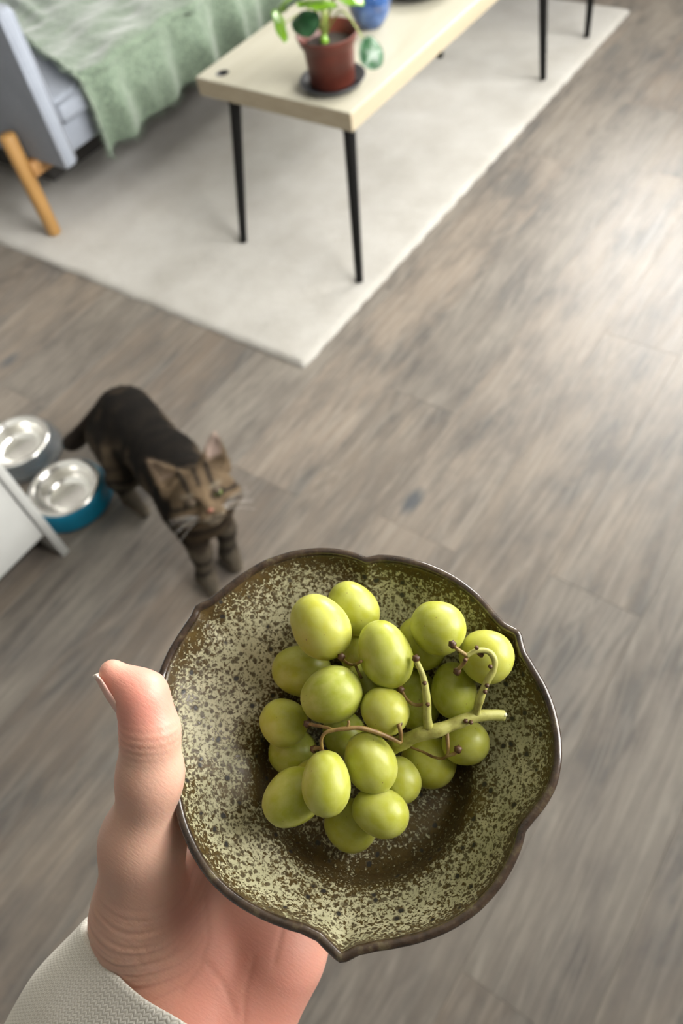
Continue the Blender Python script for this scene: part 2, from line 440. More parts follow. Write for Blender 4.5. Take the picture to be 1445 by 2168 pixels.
# ------------------------------------------------------------------ coffee table
TZ, TT = .43, .045
tx0, tx1, ty0, ty1 = -1.502, -1.032, 1.356, 2.42
ct = tag(empty('coffee_table', ((tx0 + tx1) / 2, (ty0 + ty1) / 2, RZ)), 'pale birch coffee table with thin black legs standing on the cream rug', 'table')
HC, HR = (-1.447, 1.398), .0175
def table_top():
    # slab with a round cable hole near one corner: ring of quads around the hole, then the slab outline
    bm = bmesh.new(); k = 32
    def loop(pts, z): return [bm.verts.new((x, y, z)) for x, y in pts]
    a = [2 * PI * i / k for i in range(k)]
    cir = [(HC[0] + HR * math.cos(t), HC[1] + HR * math.sin(t)) for t in a]
    bx0, bx1, by0, by1 = tx0 + .012, HC[0] + .045, ty0 + .012, HC[1] + .045
    def sq(t):
        c, s = math.cos(t), math.sin(t)
        kx = ((bx1 - HC[0]) if c > 0 else (HC[0] - bx0)) / max(abs(c), 1e-6); ky = ((by1 - HC[1]) if s > 0 else (HC[1] - by0)) / max(abs(s), 1e-6)
        r = min(kx, ky); return (HC[0] + c * r, HC[1] + s * r)
    for z, flip in ((TZ, 0), (TZ - TT, 1)):
        A = loop(cir, z); B = loop([sq(t) for t in a], z)
        for i in range(k):
            j = (i + 1) % k; f = (A[i], B[i], B[j], A[j]); bm.faces.new(f if not flip else f[::-1])
        if z == TZ: A0 = A
    for i in range(k):
        j = (i + 1) % k; bm.faces.new((A0[i], A0[j], A[j], A[i]))
    bm.free()
    # a boolean-free slab: outer bevelled box with the hole cut by a modifier evaluated once
    slab = from_bm('table_top', box((tx0, ty0, TZ - TT), (tx1, ty1, TZ), .0025, 2), MAT['birch'], ct)
    cut = mesh('cut', *lathe([(HR, TZ - .02), (HR, TZ + .02)], (HC[0], HC[1], 0), 32), MAT['birch'], ct)
    md = slab.modifiers.new('b', 'BOOLEAN'); md.object = cut; md.operation = 'DIFFERENCE'; md.solver = 'EXACT'
    bpy.context.view_layer.update()
    me = bpy.data.meshes.new_from_object(slab.evaluated_get(bpy.context.evaluated_depsgraph_get()))
    slab.modifiers.clear(); slab.data = me; bpy.data.objects.remove(cut)
    me.polygons.foreach_set('use_smooth', [False] * len(me.polygons))
    me.materials.clear(); me.materials.append(MAT['birch']); me.materials.append(MAT['birch_edge'])
    for p in me.polygons:
        r = math.hypot(p.center[0] + wloc(ct)[0] - HC[0], p.center[1] + wloc(ct)[1] - HC[1])
        p.material_index = 1 if abs(p.normal[2]) < .3 and r > .03 else 0
    return slab
table_top()
tag(mesh('cable_grommet', *lathe([(HR - .0005, TZ - .0185), (HR - .0005, TZ - .0005), (HR - .003, TZ - .0005), (HR - .003, TZ - .0165), (0, TZ - .0165)], (HC[0], HC[1], 0), 32), MAT['black_plastic'], ct), 'round black cable hole in the corner')
for (fx, fy), (ux, uy) in (((-1.022, 1.300), (-1.056, 1.376)), ((-1.424, 1.302), (-1.400, 1.372)), ((-1.438, 2.440), (-1.400, 2.372)), ((-1.040, 2.418), (-1.052, 2.368))):
    v, f = tube([(fx, fy, RZ), (fx + (ux - fx) * .02, fy + (uy - fy) * .02, RZ + .008), (ux, uy, TZ - TT - .004)], [.0105, .0105, .0150], 20)
    lg = mesh('leg', v, f, MAT['black_metal'], ct); sharp(lg, 50)
    v, f = lathe([(0.0185, TZ - TT - .004), (.0185, TZ - TT - .0002)], (ux, uy, 0), 20)
    mesh('mounting_plate', v, f, MAT['black_metal'], lg, smooth=False)

# ------------------------------------------------------------------ potted plant, vase, black dish on the table
PC = np.array([-1.145, 1.451, TZ])
sc = tag(mesh('plant_saucer', *lathe([(.062, .0005), (.068, .003), (.076, .013), (.078, .0165), (.0755, .0165), (.067, .006), (.0, .005)], PC, 64), MAT['saucer'], origin=PC), 'round charcoal saucer under the terracotta plant pot', 'saucer')
PB = PC + np.array([0, 0, .0062])
pp = tag(empty('potted_pilea', PB), 'round-leaved green plant in a terracotta plastic pot on the coffee table', 'plant')
pot_prof = [(.0, .0), (.050, .0), (.0525, .003), (.0575, .076), (.0585, .080), (.0655, .091), (.0695, .104), (.0705, .107), (.0693, .1085), (.0668, .107), (.0610, .091), (.0565, .080), (.055, .076), (.0545, .05), (.0, .05)]
mesh('pot', *lathe(pot_prof, PB, 64), MAT['pot'], pp)
def soil():
    pr = [(r, .082 + .004 * math.cos(r * 25) - (.0015 if r > .05 else 0)) for r in (0., .012, .024, .036, .048, .0565)][::-1]
    v, f = lathe(pr, PB, 48); n = vnoise(v, 260, 9, 2); v[:, 2] += .0016 * n; return mesh('soil', v, f, MAT['soil'], pp)
soil()
def pilea_leaf(center, normal, size, mat, root, droop=.01, label=None):
    n = np.asarray(normal, float); n /= np.linalg.norm(n); a = np.array([0, 0, 1.]) if abs(n[2]) < .8 else np.array([1., 0, 0])
    e1 = np.cross(a, n); e1 /= np.linalg.norm(e1); e2 = np.cross(n, e1); c = np.asarray(center, float)
    V, F = [], []; rings, seg = 7, 28
    for side in (0, 1):
        for i in range(rings + 1):
            r = i / rings
            for k in range(seg):
                t = 2 * PI * k / seg; rr = r * size * (1 + .04 * math.sin(3 * t + center[0] * 90))
                z = -.22 * size * r * r + .05 * size * math.cos(t * 5) * r * r + (.0 if side == 0 else -.0009)
                V.append(c + e1 * rr * math.cos(t) * .92 + e2 * rr * math.sin(t) * 1.06 + n * (z + .06 * size))
    for side in (0, 1):
        o = side * (rings + 1) * seg
        for i in range(rings):
            for k in range(seg):
                q = (o + i * seg + k, o + i * seg + (k + 1) % seg, o + (i + 1) * seg + (k + 1) % seg, o + (i + 1) * seg + k)
                F.append(q if side else q[::-1])
    o2 = (rings + 1) * seg
    for k in range(seg):
        a_, b_ = rings * seg + k, rings * seg + (k + 1) % seg; F.append((a_, b_, o2 + b_, o2 + a_))
    lf = mesh('leaf', np.array(V), F, mat, pp)
    if label: lf['label'] = label
    mid = (c + root) / 2 + np.array([0, 0, .035 + droop]) ; 
    v, f = tube(spline([root, root * .6 + mid * .4 + np.array([0, 0, .01]), mid, c], 6), np.linspace(.0022, .0014, 19), 8)
    mesh('petiole', v, f, MAT['petiole'], lf)
root = PB + np.array([-.012, .006, .082])
v, f = tube(spline([root - [0, 0, .012], root + [0, 0, .02], root + [.004, .006, .06], root + [-.004, .012, .12]], 5), np.linspace(.0055, .003, 16), 10)
mesh('stem', v, f, MAT['petiole'], pp)
v, f = lathe([(0, .022), (.006, .018), (.010, .010), (.009, .0), (.0, -.004)][::-1], root + np.array([.006, -.012, .0]), 14)
tag(mesh('bud', v, f, MAT['leaf_new'], pp), 'small pale green side shoot in the soil')
def tw(x, y, d): return at(x, y, d)
up = lambda p, k=1.: (CAM - p) / np.linalg.norm(CAM - p) * k
for (x, y, d, s, mt, nb, lab) in (
        (597, 53, 1.60, .030, 'leaf_new', (.75, .3, .25), 'fresh bright green leaf'), (646, 46, 1.585, .031, 'leaf', (.1, -.5, .8), None), (787, 112, 1.625, .031, 'leaf', (.6, -.3, .45), None),
        (672, 3, 1.50, .040, 'leaf_new', (.0, .25, 1.), 'fresh bright green leaf'), (634, -8, 1.56, .034, 'leaf', (-.4, .1, .9), None), (735, -14, 1.52, .036, 'leaf_new', (.3, .2, .9), 'fresh bright green leaf'),
        (690, -40, 1.46, .036, 'leaf', (.1, .3, .9), None), (610, -46, 1.52, .034, 'leaf', (-.3, .3, .9), None), (765, -60, 1.48, .034, 'leaf', (.5, .2, .8), None), (600, 8, 1.62, .024, 'leaf_new', (-.3, -.3, .8), 'fresh bright green leaf')):
    c = tw(x, y, d); pilea_leaf(c, nb, s, MAT[mt], root + np.array([0, 0, .01]), .0 if x != 787 else .03, lab)
VC = np.array([-1.222, 1.735, TZ])
vase_prof = [(.0, .0), (.028, .0), (.031, .003), (.041, .016), (.0525, .040), (.056, .060), (.053, .080), (.043, .098), (.033, .108), (.031, .114), (.034, .121), (.0345, .123), (.032, .123), (.028, .114), (.040, .096), (.050, .06), (.03, .008), (0, .006)]
tag(mesh('vase', *lathe(vase_prof, VC + [0, 0, .0003], 64), MAT['blue_glaze'], origin=VC), 'glossy round blue glazed vase on the table behind the potted plant', 'vase')
DC = np.array([-1.205, 1.955, TZ])
tag(mesh('black_dish', *lathe([(0, .0), (.06, .0), (.075, .004), (.105, .022), (.108, .025), (.105, .0255), (.073, .008), (0, .006)], DC + [0, 0, .0003], 64), MAT['black_plastic'], origin=DC), 'low round black dish at the far part of the coffee table', 'dish')

# ------------------------------------------------------------------ sofa and throw
sf = tag(empty('sofa', (-2.3, 2.1, RZ)), 'blue-grey fabric sofa on honey wooden legs behind the coffee table', 'sofa')
SY0, SY1, SXF, SXB = 1.118, 3.12, -1.87, -2.72
for (ya, yb) in ((SY0, SY0 + .048), (SY1 - .048, SY1)):
    o = box_obj('armrest', (SXB, ya, .228), (-1.848, yb, .625), MAT['sofa'], sf, .014, 4)
    path = [(-1.852, ya + .004, .24), (-1.852, ya + .004, .61), (-1.866, ya + .004, .621), (SXB + .02, ya + .004, .621)]
    path2 = [(p[0], yb - .004, p[2]) for p in path]
    for q in (path, path2):
        v, f = tube(q, .0038, 8); mesh('piping', v, f, MAT['sofa'], o)
box_obj('base', (SXB + .01, SY0 + .05, .243), (SXF - .006, SY1 - .05, .332), MAT['sofa'], sf, .012, 3)
box_obj('added_shade_box', (SXB + .03, SY0 + .12, .06), (-2.14, SY1 - .12, .2425), MAT['kick'], sf)['label'] = 'dark box added underneath to block light'  # unseen box added to block light and darken the gap under the sofa
def seat_cushion():
    y0, y1, x0, x1, z0, z1 = SY0 + .05, SY1 - .05, SXB + .18, SXF + .012, .330, .385
    n, m = 60, 40; V = []; F = []
    prof = []
    bm = box((x0, y0, z0), (x1, y1, z1), .016, 4)
    bmesh.ops.subdivide_edges(bm, edges=[e for e in bm.edges if e.calc_length() > .3], cuts=14, use_grid_fill=True)
    for v in bm.verts:
        a = (v.co.x - x0) / (x1 - x0); b = (v.co.y - y0) / (y1 - y0)
        if v.co.z > z1 - .004: v.co.z += .030 * (max(0, 16 * a * (1 - a) * b * (1 - b)) ** .3)
        if v.co.x > x1 - .004: v.co.x += .006
    o = from_bm('seat_cushion', bm, MAT['sofa'], sf); sharp(o, 60)
    for z in (z1 - .003, z0 + .006):
        v, f = tube([(x1 + .003, y0 + .01, z), (x1 + .003, y1 - .01, z)], .0035, 8); mesh('piping', v, f, MAT['sofa'], o)
seat_cushion()
o = from_bm('back_cushion', box((SXB + .03, SY0 + .052, .37), (SXB + .22, SY1 - .052, .80), .05, 5), MAT['sofa'], sf)
for x in (-2.0, -2.6):
    for y, s in ((1.083, 1), (SY1 + .035, -1)):
        v, f = tube([(x, y, RZ), (x, y, RZ + .004), (x, y, .315), (x, y, .322)], [.0195, .021, .0235, .020], 24)
        mesh('leg', v, f, MAT['leg_wood'], sf)
for x in (-1.985, -2.6):
    box_obj('cross_rail', (x - .017, 1.092, .197), (x + .017, SY1 + .03, .236), MAT['rail_wood'], sf, .003, 2)

def throw():
    # sheet over the seat (constant z) that turns over the front edge and hangs; s runs along the sofa, t from the back of the seat down to the hem
    ns, ntt = 220, 150
    y_end = 2.75
    V = np.zeros((ns, ntt, 3))
    xb = -2.50
    R = .022; xf = -1.832; ztop = .426
    for j in range(ntt):
        t = j / (ntt - 1)
        Lseat = (xf - R) - xb; Larc = PI / 2 * R; Lh = .172
        s = t * (Lseat + Larc + Lh)
        if s < Lseat: x, z, hang = xb + s, ztop, 0.
        elif s < Lseat + Larc:
            a = (s - Lseat) / R; x, z, hang = xf - R + R * math.sin(a), ztop - R + R * math.cos(a), 0.2
        else: x, z, hang = xf, ztop - R - (s - Lseat - Larc), (s - Lseat - Larc) / Lh
        if s < Lseat: yl = 1.262 + .23 * ((xf - x) / .60) ** 1.3 if x < xf else 1.262
        else: yl = 1.262
        for i in range(ns):
            u = i / (ns - 1); y = yl + u * (y_end - yl)
            V[i, j] = (x, y, z)
            if hang > 0:
                amp = .010 * min(1, hang * 2.) + .002
                w_ = math.sin(y * 34 + .7 * math.sin(y * 9)) + .5 * math.sin(y * 61 + 1.3)
                w_ += 2.6 * math.exp(-((y - 1.70) / .03) ** 2) + 2.2 * math.exp(-((y - 1.86) / .028) ** 2) - 1.6 * math.exp(-((y - 1.785) / .03) ** 2)
                V[i, j, 0] += amp * (w_ + 1.3)
                V[i, j, 2] += hang * (.004 * math.sin(y * 13) + .003 * math.sin(y * 40)) + hang * .012 * (y - 1.5) - hang * .030 * math.exp(-(u / .012) ** 2)
            else:
                e = (xf - x)
                w_ = max(0., 1 - e / .5)
                ridge = 2.2 * math.exp(-((y - 1.72 - .25 * e) / .03) ** 2) + 1.8 * math.exp(-((y - 1.88 - .2 * e) / .03) ** 2)
                fold2 = 1.5 * math.exp(-((y - (1.46 + .32 * (e - .35))) / .022) ** 2) * max(0, min(1, (e - .3) / .15)) + 1.2 * math.exp(-((y - (1.56 + .25 * (e - .4))) / .025) ** 2) * max(0, min(1, (e - .36) / .15))
                V[i, j, 2] += .004 * math.sin(y * 30 + x * 9) + .003 * math.sin(x * 40 + y * 13) + .009 * ridge + .011 * fold2
    P = V.reshape(-1, 3)
    P += .0016 * np.stack([vnoise(P, 75, 21), vnoise(P, 75, 22), vnoise(P, 75, 23)], 1)
    I = lambda i, j: i * ntt + j
    n = ns * ntt; F = []
    # thickness: offset copy along approximate normals
    du = np.gradient(P.reshape(ns, ntt, 3), axis=0); dv = np.gradient(P.reshape(ns, ntt, 3), axis=1)
    nn = np.cross(dv, du).reshape(-1, 3); nn /= np.linalg.norm(nn, axis=1)[:, None] + 1e-9
    nn *= np.where((nn[:, 2] + nn[:, 0])[:, None] < 0, -1, 1)
    Q = P - nn * .006
    for i in range(ns - 1):
        for j in range(ntt - 1):
            F.append((I(i, j), I(i, j + 1), I(i + 1, j + 1), I(i + 1, j))); F.append((n + I(i, j), n + I(i + 1, j), n + I(i + 1, j + 1), n + I(i, j + 1)))
    for i in range(ns - 1):
        for j in (0, ntt - 1): F.append((I(i, j), I(i + 1, j), n + I(i + 1, j), n + I(i, j)))
    for j in range(ntt - 1):
        for i in (0, ns - 1): F.append((I(i, j), I(i, j + 1), n + I(i, j + 1), n + I(i, j)))
    th = mesh('throw_blanket', np.vstack([P, Q]), F, MAT['throw'], origin=(-2.1, 1.8, .41))
    # short wool fuzz along the near edge and the hem
    parts = []; rr = np.random.default_rng(5); G = P.reshape(ns, ntt, 3)
    edge = [(G[0, j], np.array([0, -1., 0])) for j in range(0, ntt)] + [(G[i, ntt - 1], np.array([.25, 0, -1.])) for i in range(0, ns)]
    for p, d in edge:
        for q in range(3):
            b = p + rr.normal(size=3) * .003; dd = d + rr.normal(size=3) * .55; L = .006 + .010 * rr.random()
            parts.append(tube([b, b + dd * L * .6, b + dd * L + rr.normal(size=3) * .003], [.0008, .0006, .0003], 4, False))
    v, f = join(parts); mesh('fringe', v, f, MAT['throw'], th, kind='stuff')
    return th
tag(throw(), 'sage green wool throw draped over the seat and front of the sofa', 'throw')

# ------------------------------------------------------------------ black-legged chair beyond the table (only a leg and its shade reach the picture)
ch = tag(empty('lounge_chair', (-1.30, 2.98, 0)), 'chair beyond the coffee table of which one tapered black leg shows', 'chair')
MAT['chair_fabric'] = fabric('charcoal_upholstery', (.05, .052, .058), (.09, .092, .1))
for (fx, fy, z0) in ((-1.027, 2.726, RZ), (-1.60, 2.74, RZ), (-1.06, 3.26, 0.0004), (-1.57, 3.26, .0004)):
    ux, uy = fx + (-1.31 - fx) * .06, fy + (3.0 - fy) * .06
    v, f = tube([(fx, fy, z0), (ux, uy, .34)], [.0095, .0165], 20); sharp(mesh('leg', v, f, MAT['black_metal'], ch), 50)
from_bm('seat', box((-1.64, 2.69, .33), (-.99, 3.30, .45), .04, 4), MAT['chair_fabric'], ch)
from_bm('backrest', box((-1.64, 3.22, .43), (-.99, 3.33, .82), .045, 4), MAT['chair_fabric'], ch)

# ------------------------------------------------------------------ white cabinet
kb = tag(empty('cabinet', (-1.4, 0, 0)), 'low white cabinet with dark recessed kick board beside the cat feeding bowls', 'cabinet')
cy0, cy1, cxf, cxb, cz = -.62, .291, -1.105, -1.70, .74
box_obj('side_panel', (cxb, cy1 - .018, .0005), (cxf, cy1, cz), MAT['cabinet'], kb, .0012, 2)
box_obj('side_panel', (cxb, cy0, .0005), (cxf, cy0 + .018, cz), MAT['cabinet'], kb, .0012, 2)
box_obj('top_panel', (cxb, cy0 + .0185, cz - .02), (cxf, cy1 - .0185, cz), MAT['cabinet'], kb, .0012, 2)
box_obj('carcass', (cxb, cy0 + .0185, .085), (cxf - .022, cy1 - .0185, cz - .0205), MAT['cabinet'], kb)
box_obj('kick_board', (cxf - .09, cy0 + .0185, .0005), (cxf - .078, cy1 - .0185, .0845), MAT['kick'], kb)
for (ya, yb) in ((cy0 + .021, (cy0 + cy1) / 2 - .0015), ((cy0 + cy1) / 2 + .0015, cy1 - .021)):
    d = box_obj('door', (cxf - .021, ya, .088), (cxf - .003, yb, cz - .024), MAT['cabinet'], kb, .0015, 2)
    yy = yb - .05 if ya < -.3 else ya + .05
    v, f = tube([(cxf - .004, yy, .56), (cxf + .024, yy, .565), (cxf + .024, yy, .665), (cxf - .004, yy, .67)], .005, 10); mesh('handle', v, f, MAT['steel'], d)

# ------------------------------------------------------------------ cat feeding bowls
def feeder(c, tilt, clear, label):
    c = np.array([c[0], c[1], .0]); e = tag(empty('pet_bowl', c), label, 'pet bowl', 'cat feeding bowls')
    ax = None; off = np.asarray(tilt, float)
    def body(prof, mat, name, parent):
        v, f = lathe(prof, c, 72); v[:, :2] += off[None] * (v[:, 2:3] / .06); return mesh(name, v, f, mat, parent)
    if clear:
        b = body([(.074, .001), (.092, .001), (.097, .006), (.094, .022), (.084, .050), (.0815, .055), (.079, .055), (.090, .02), (.088, .006), (.074, .004)], MAT['clear'], 'base', e); b['label'] = 'clear plastic base'
        r = body([(.055, .0012), (.073, .0012), (.0735, .010), (.071, .026), (.064, .028), (.055, .012)], MAT['teal'], 'grip_ring', e)
        r['label'] = 'teal blue inner ring'
    else:
        body([(.0, .001), (.090, .001), (.096, .006), (.095, .012), (.088, .038), (.083, .054), (.081, .056), (.076, .055), (.072, .045), (.072, .008), (.0, .006)], MAT['teal'], 'base', e)['label'] = 'teal blue plastic base'
    body([(.0, .0145), (.040, .0150), (.047, .018), (.056, .030), (.0625, .050), (.066, .057), (.070, .0605), (.0765, .0605), (.080, .0580), (.0805, .0572), (.078, .0578), (.069, .0570), (.0645, .0545), (.0605, .048), (.054, .0285), (.045, .0155), (.0, .0125)][::-1], MAT['steel'], 'steel_insert', e)['label'] = 'polished stainless steel insert'
    if not clear:
        v, f = lathe([(0, .0262), (.0505, .0262)][::-1], c, 48); v[:, :2] += off[None] * .4
feeder((-1.205, .3935), (.012, -.004), False, 'teal cat bowl with steel insert right against the white cabinet, nearer to the cat')
feeder((-1.413, .430), (.012, -.003), True, 'clear-sided cat bowl with steel insert behind the teal one')

# ------------------------------------------------------------------ cat
def make_cat():
    hd = np.array([.86, -.51, 0]); hd /= np.linalg.norm(hd)
    pit = math.radians(34); f = hd * math.cos(pit) + np.array([0, 0, math.sin(pit)])
    lt = np.cross(np.array([0, 0, 1.]), hd); lt /= np.linalg.norm(lt)          # the cat's left
    u = np.cross(f, lt); HCt = np.array([-.757, .444, .262])
    H = lambda a, b, c: HCt + lt * a + f * b + u * c
    fr = np.array([lt, f, u])
    body = [((-1.108, .556, .168), (-1.035, .535, .162), .050, .055), ((-1.035, .535, .162), (-.94, .507, .160), .055, .060), ((-.94, .507, .160), (-.855, .473, .165), .061, .058), ((-.855, .473, .168), (-.81, .462, .165), .056, .050)]
    neck = [((-.835, .468, .19), H(0, -.02, -.01), .050, .042)]
    legs = [((-.845, .435, .15), (-.800, .410, .075), .034, .0195), ((-.800, .410, .075), (-.790, .390, .018), .0185, .0165), ((-.792, .391, .017), (-.760, .376, .013), .0175, .015),
            ((-.840, .500, .15), (-.795, .480, .075), .034, .0195), ((-.795, .480, .075), (-.785, .458, .018), .0185, .0165), ((-.787, .458, .017), (-.755, .444, .013), .0175, .015)]
    hind = [((-1.110, .508, .155), (-1.055, .470, .105), .050, .036), ((-1.055, .470, .105), (-1.105, .462, .058), .030, .017), ((-1.105, .462, .058), (-1.070, .456, .018), .0165, .0145), ((-1.070, .456, .017), (-1.022, .447, .0125), .0165, .0145),
            ((-1.125, .580, .155), (-1.075, .578, .105), .050, .036), ((-1.075, .578, .105), (-1.135, .585, .058), .030, .017), ((-1.135, .585, .058), (-1.105, .580, .018), .0165, .0145), ((-1.105, .580, .017), (-1.055, .570, .0125), .0165, .0145)]
    tail = spline([(-1.150, .560, .185), (-1.190, .553, .145), (-1.222, .525, .108), (-1.228, .492, .098), (-1.222, .465, .108)], 3)
    def fn(P):
        d = np.full(len(P), 9.)
        for a, b, ra, rb in body: d = smin(d, sd_cone(P, a, b, ra, rb), .03)
        d = smin(d, sd_ell(P, (-1.095, .553, .178), (.062, .056, .060)), .03)
        d = smin(d, sd_ell(P, (-.810, .462, .150), (.046, .060, .060)), .03)
        for a, b, ra, rb in neck: d = smin(d, sd_cone(P, a, b, ra, rb), .035)
        for a, b, ra, rb in legs + hind: d = smin(d, sd_cone(P, a, b, ra, rb), .018)
        for k in range(len(tail) - 1): d = smin(d, sd_cone(P, tail[k], tail[k + 1], .0155, .0150), .012)
        h = sd_ell(P, HCt, (.055, .054, .046), fr)
        for s in (-1, 1):
            h = smin(h, sd_ell(P, H(s * .033, .012, -.018), (.031, .032, .026), fr), .014)
        h = smin(h, sd_cone(P, H(0, .030, .010), H(0, .066, -.012), .015, .009), .012)
        for s in (-1, 1): h = smin(h, sd_ell(P, H(s * .011, .060, -.024), (.0145, .015, .0115), fr), .006)
        h = smin(h, sd_ell(P, H(0, .050, -.036), (.015, .016, .011), fr), .008)
        for s in (-1, 1):                                                   # brow hollows round the eyes
            h = smax(h, -sd_ell(P, H(s * .0235, .060, .004), (.0115, .014, .0085), fr), .006)
        for s in (-1, 1):                                                   # ears: tapered shells hollowed at the front
            q = (P - H(s * .039, -.006, .036)) @ fr.T
            ax = np.array([s * .40, -.02, .92]); ax /= np.linalg.norm(ax); side = np.cross(np.array([0, 1., 0]), ax)
            loc = np.stack([q @ side, q[:, 1] - ax[1] * (q @ ax), q @ ax], 1)
            tt = np.clip(loc[:, 2] / .062, 0, 1); wd = .027 * (1 - tt) ** .8 + .0025; th = .012 * (1 - tt) + .0028
            k0 = np.sqrt((loc[:, 0] / wd) ** 2 + (loc[:, 1] / th) ** 2)
            ear = np.maximum((k0 - 1) * np.minimum(wd, th), np.maximum(loc[:, 2] - .062, -loc[:, 2] - .012))
            wd2 = np.maximum(wd - .006, .0005); inn = np.maximum((np.sqrt((loc[:, 0] / wd2) ** 2 + ((loc[:, 1] - th) / (th * 1.15)) ** 2) - 1) * np.minimum(wd2, th), np.maximum(loc[:, 2] - .050, -loc[:, 2] + .004))
            h = smin(h, smax(ear, -inn, .002), .006)
        return smin(d, h, .020)
    V, F = surface(fn, (-1.275, .345, -.006), (-.655, .66, .375), .0044)
    V = relax(V, F, 2, .4)
    # coat: brown-grey ground, black back and stripes, warm face, pale muzzle and paws
    Q = (V - HCt) @ fr.T; n1 = vnoise(V, 60, 31, 2); n2 = vnoise(V, 150, 32, 2)
    ground = np.array([.105, .078, .05]); warm = np.array([.185, .130, .078]); blk = np.array([.008, .0072, .0068]); pale = np.array([.33, .28, .21])
    C_ = np.repeat(ground[None], len(V), 0) * (1 + .25 * n2[:, None])
    lerp = lambda C, c, w: C * (1 - w[:, None]) + c * w[:, None]
    ss = lambda x, a, b: np.clip((x - a) / (b - a), 0, 1) ** 2 * (3 - 2 * np.clip((x - a) / (b - a), 0, 1))
    headw = ss(-(np.linalg.norm(Q / [1, 1, 1.05], axis=1)), -.095, -.070)
    along = V[:, 0]; st = np.sin(along * 150 + 2.2 * n1 + 26 * (V[:, 2] - .15))
    bodyw = (1 - headw) * ss(V[:, 2], .10, .125)
    C_ = lerp(C_, blk, .85 * ss(st, -.25, .5) * bodyw)
    spine = bodyw * ss(V[:, 2] + .006 * n1, .176, .200) * ss(-V[:, 0], .80, .86)
    C_ = lerp(C_, blk, .93 * spine)
    rump = ss(-V[:, 0], 1.06, 1.10) * ss(n2, .2, .9) * ss(V[:, 2], .19, .22); C_ = lerp(C_, np.array([.07, .05, .032]), .6 * rump)
    legw = ss(-V[:, 2], -.12, -.10); C_ = lerp(C_, pale * .42, .75 * legw)
    lst = np.sin(V[:, 2] * 190 + 1.5 * n1); C_ = lerp(C_, blk, .85 * ss(lst, .15, .6) * ss(V[:, 2], .028, .045) * ss(-V[:, 2], -.150, -.125))
    C_ = lerp(C_, pale * .85, .8 * ss(-V[:, 2], -.026, -.016))
    chest = ss(V[:, 0], -.82, -.785) * (1 - headw) * ss(V[:, 2], .08, .11); chs = np.sin(V[:, 2] * 130 + 10 * (V[:, 1] - .46) + n1)
    C_ = lerp(C_, warm * .8, .7 * chest); C_ = lerp(C_, blk, .8 * chest * ss(chs, .25, .7))
    C_ = lerp(C_, warm * (.9), .85 * headw)
    x, y, z = Q.T
    fore = headw * ss(z, .006, .016) * ss(y, -.045, -.02); fs = np.cos(x * 300 / (1 + 6 * np.abs(z - .01)) + .8 * n1); C_ = lerp(C_, blk, .85 * fore * ss(fs, .15, .6) * ss(-np.abs(x), -.042, -.034))
    chk = headw * ss(np.abs(x), .026, .034) * ss(-z, -.012, -.004); cs = np.sin(z * 330 + np.abs(x) * 60 + .8 * n1); C_ = lerp(C_, blk * 1.6, .8 * chk * ss(cs, .1, .55))
    crown = headw * ss(-y, .008, .025) * ss(z, .0, .02) * ss(-np.abs(x), -.05, -.035); C_ = lerp(C_, blk * 1.5, .85 * crown)
    C_ = lerp(C_, warm * 1.25, .8 * headw * ss(-np.abs(x), -.014, -.007) * ss(y, .040, .052) * ss(z, -.012, -.002))
    C_ = lerp(C_, pale * 1.1, .75 * headw * ss(y, .040, .056) * ss(-z, .020, .027) * ss(-np.abs(x), -.028, -.018)); mz = z + .0295 - .0035 * np.cos(np.clip(np.abs(x), 0, .02) * 300); C_ = lerp(C_, blk * 2, .85 * headw * ss(y, .046, .052) * ss(-np.abs(mz), -.0032, -.0014) * ss(-np.abs(x), -.020, -.015)); C_ = lerp(C_, blk * 3, .7 * headw * ss(y, .062, .066) * ss(-np.abs(x), -.0022, -.0010) * ss(-z, .016, .019))
    for s in (-1, 1):
        e = np.sqrt(((x - s * .0235) / .019) ** 2 + ((z - .004) / .012) ** 2); C_ = lerp(C_, blk, .7 * headw * ss(-e, -1., -.6) * ss(y, .02, .035))
        br = np.sqrt(((x - s * .026) / .016) ** 2 + ((z - .017) / .006) ** 2); C_ = lerp(C_, pale * .8, .5 * headw * ss(-br, -1., -.5) * ss(y, .02, .03))
        q = (V - H(s * .039, -.006, .036)) @ fr.T; zz = q[:, 2]
        earz = ss(z, .046, .056) * ss(np.abs(x), .022, .032) * ss(-np.linalg.norm(Q, axis=1), -.150, -.135); C_ = lerp(C_, warm * .75, .9 * earz)
        innr = earz * ss(y, -.014, -.009) * ss(-np.abs(x - s * (.045 + .25 * (z - .05))), -.017, -.010); C_ = lerp(C_, np.array([.55, .42, .36]), .8 * innr)
    tl = ss(-V[:, 0], 1.175, 1.19); C_ = lerp(C_, np.array([.030, .022, .018]), .9 * tl)
    C_ = np.clip(C_ * (.74 + .36 * headw)[:, None] * (1 + .12 * n2[:, None]), .004, 1)
    m = M('tabby_fur'); vv = m.coord('Object', (1, 1, 1)); hr = m.noise(m.coord('Object', (180, 180, 60)), 4., 3, .7)
    m.set(Base_Color=m.mix(m.math('MULTIPLY', m.ramp(hr, (.35, 1.), (.65, 0.)), .35), m.attr('coat').outputs['Color'], (.03, .025, .02)), Roughness=.85, Specular_IOR_Level=.12, Normal=m.bump(hr, .8, .004))
    root = tag(empty('cat', (-.95, .49, 0)), 'brown tabby cat with black back standing on the planks and looking up', 'cat')
    o = mesh('body', V, F, m.m, root); vcol(o, 'coat', C_)
    # short fur so the outline is soft
    Fa = np.asarray(F); a, b, c, d_ = (V[Fa[:, k]] for k in range(4)); nrm = np.cross(c - a, d_ - b); nrm /= np.linalg.norm(nrm, axis=1)[:, None] + 1e-9
    cen = (a + b + c + d_) / 4; cc = (C_[Fa[:, 0]] + C_[Fa[:, 2]]) / 2
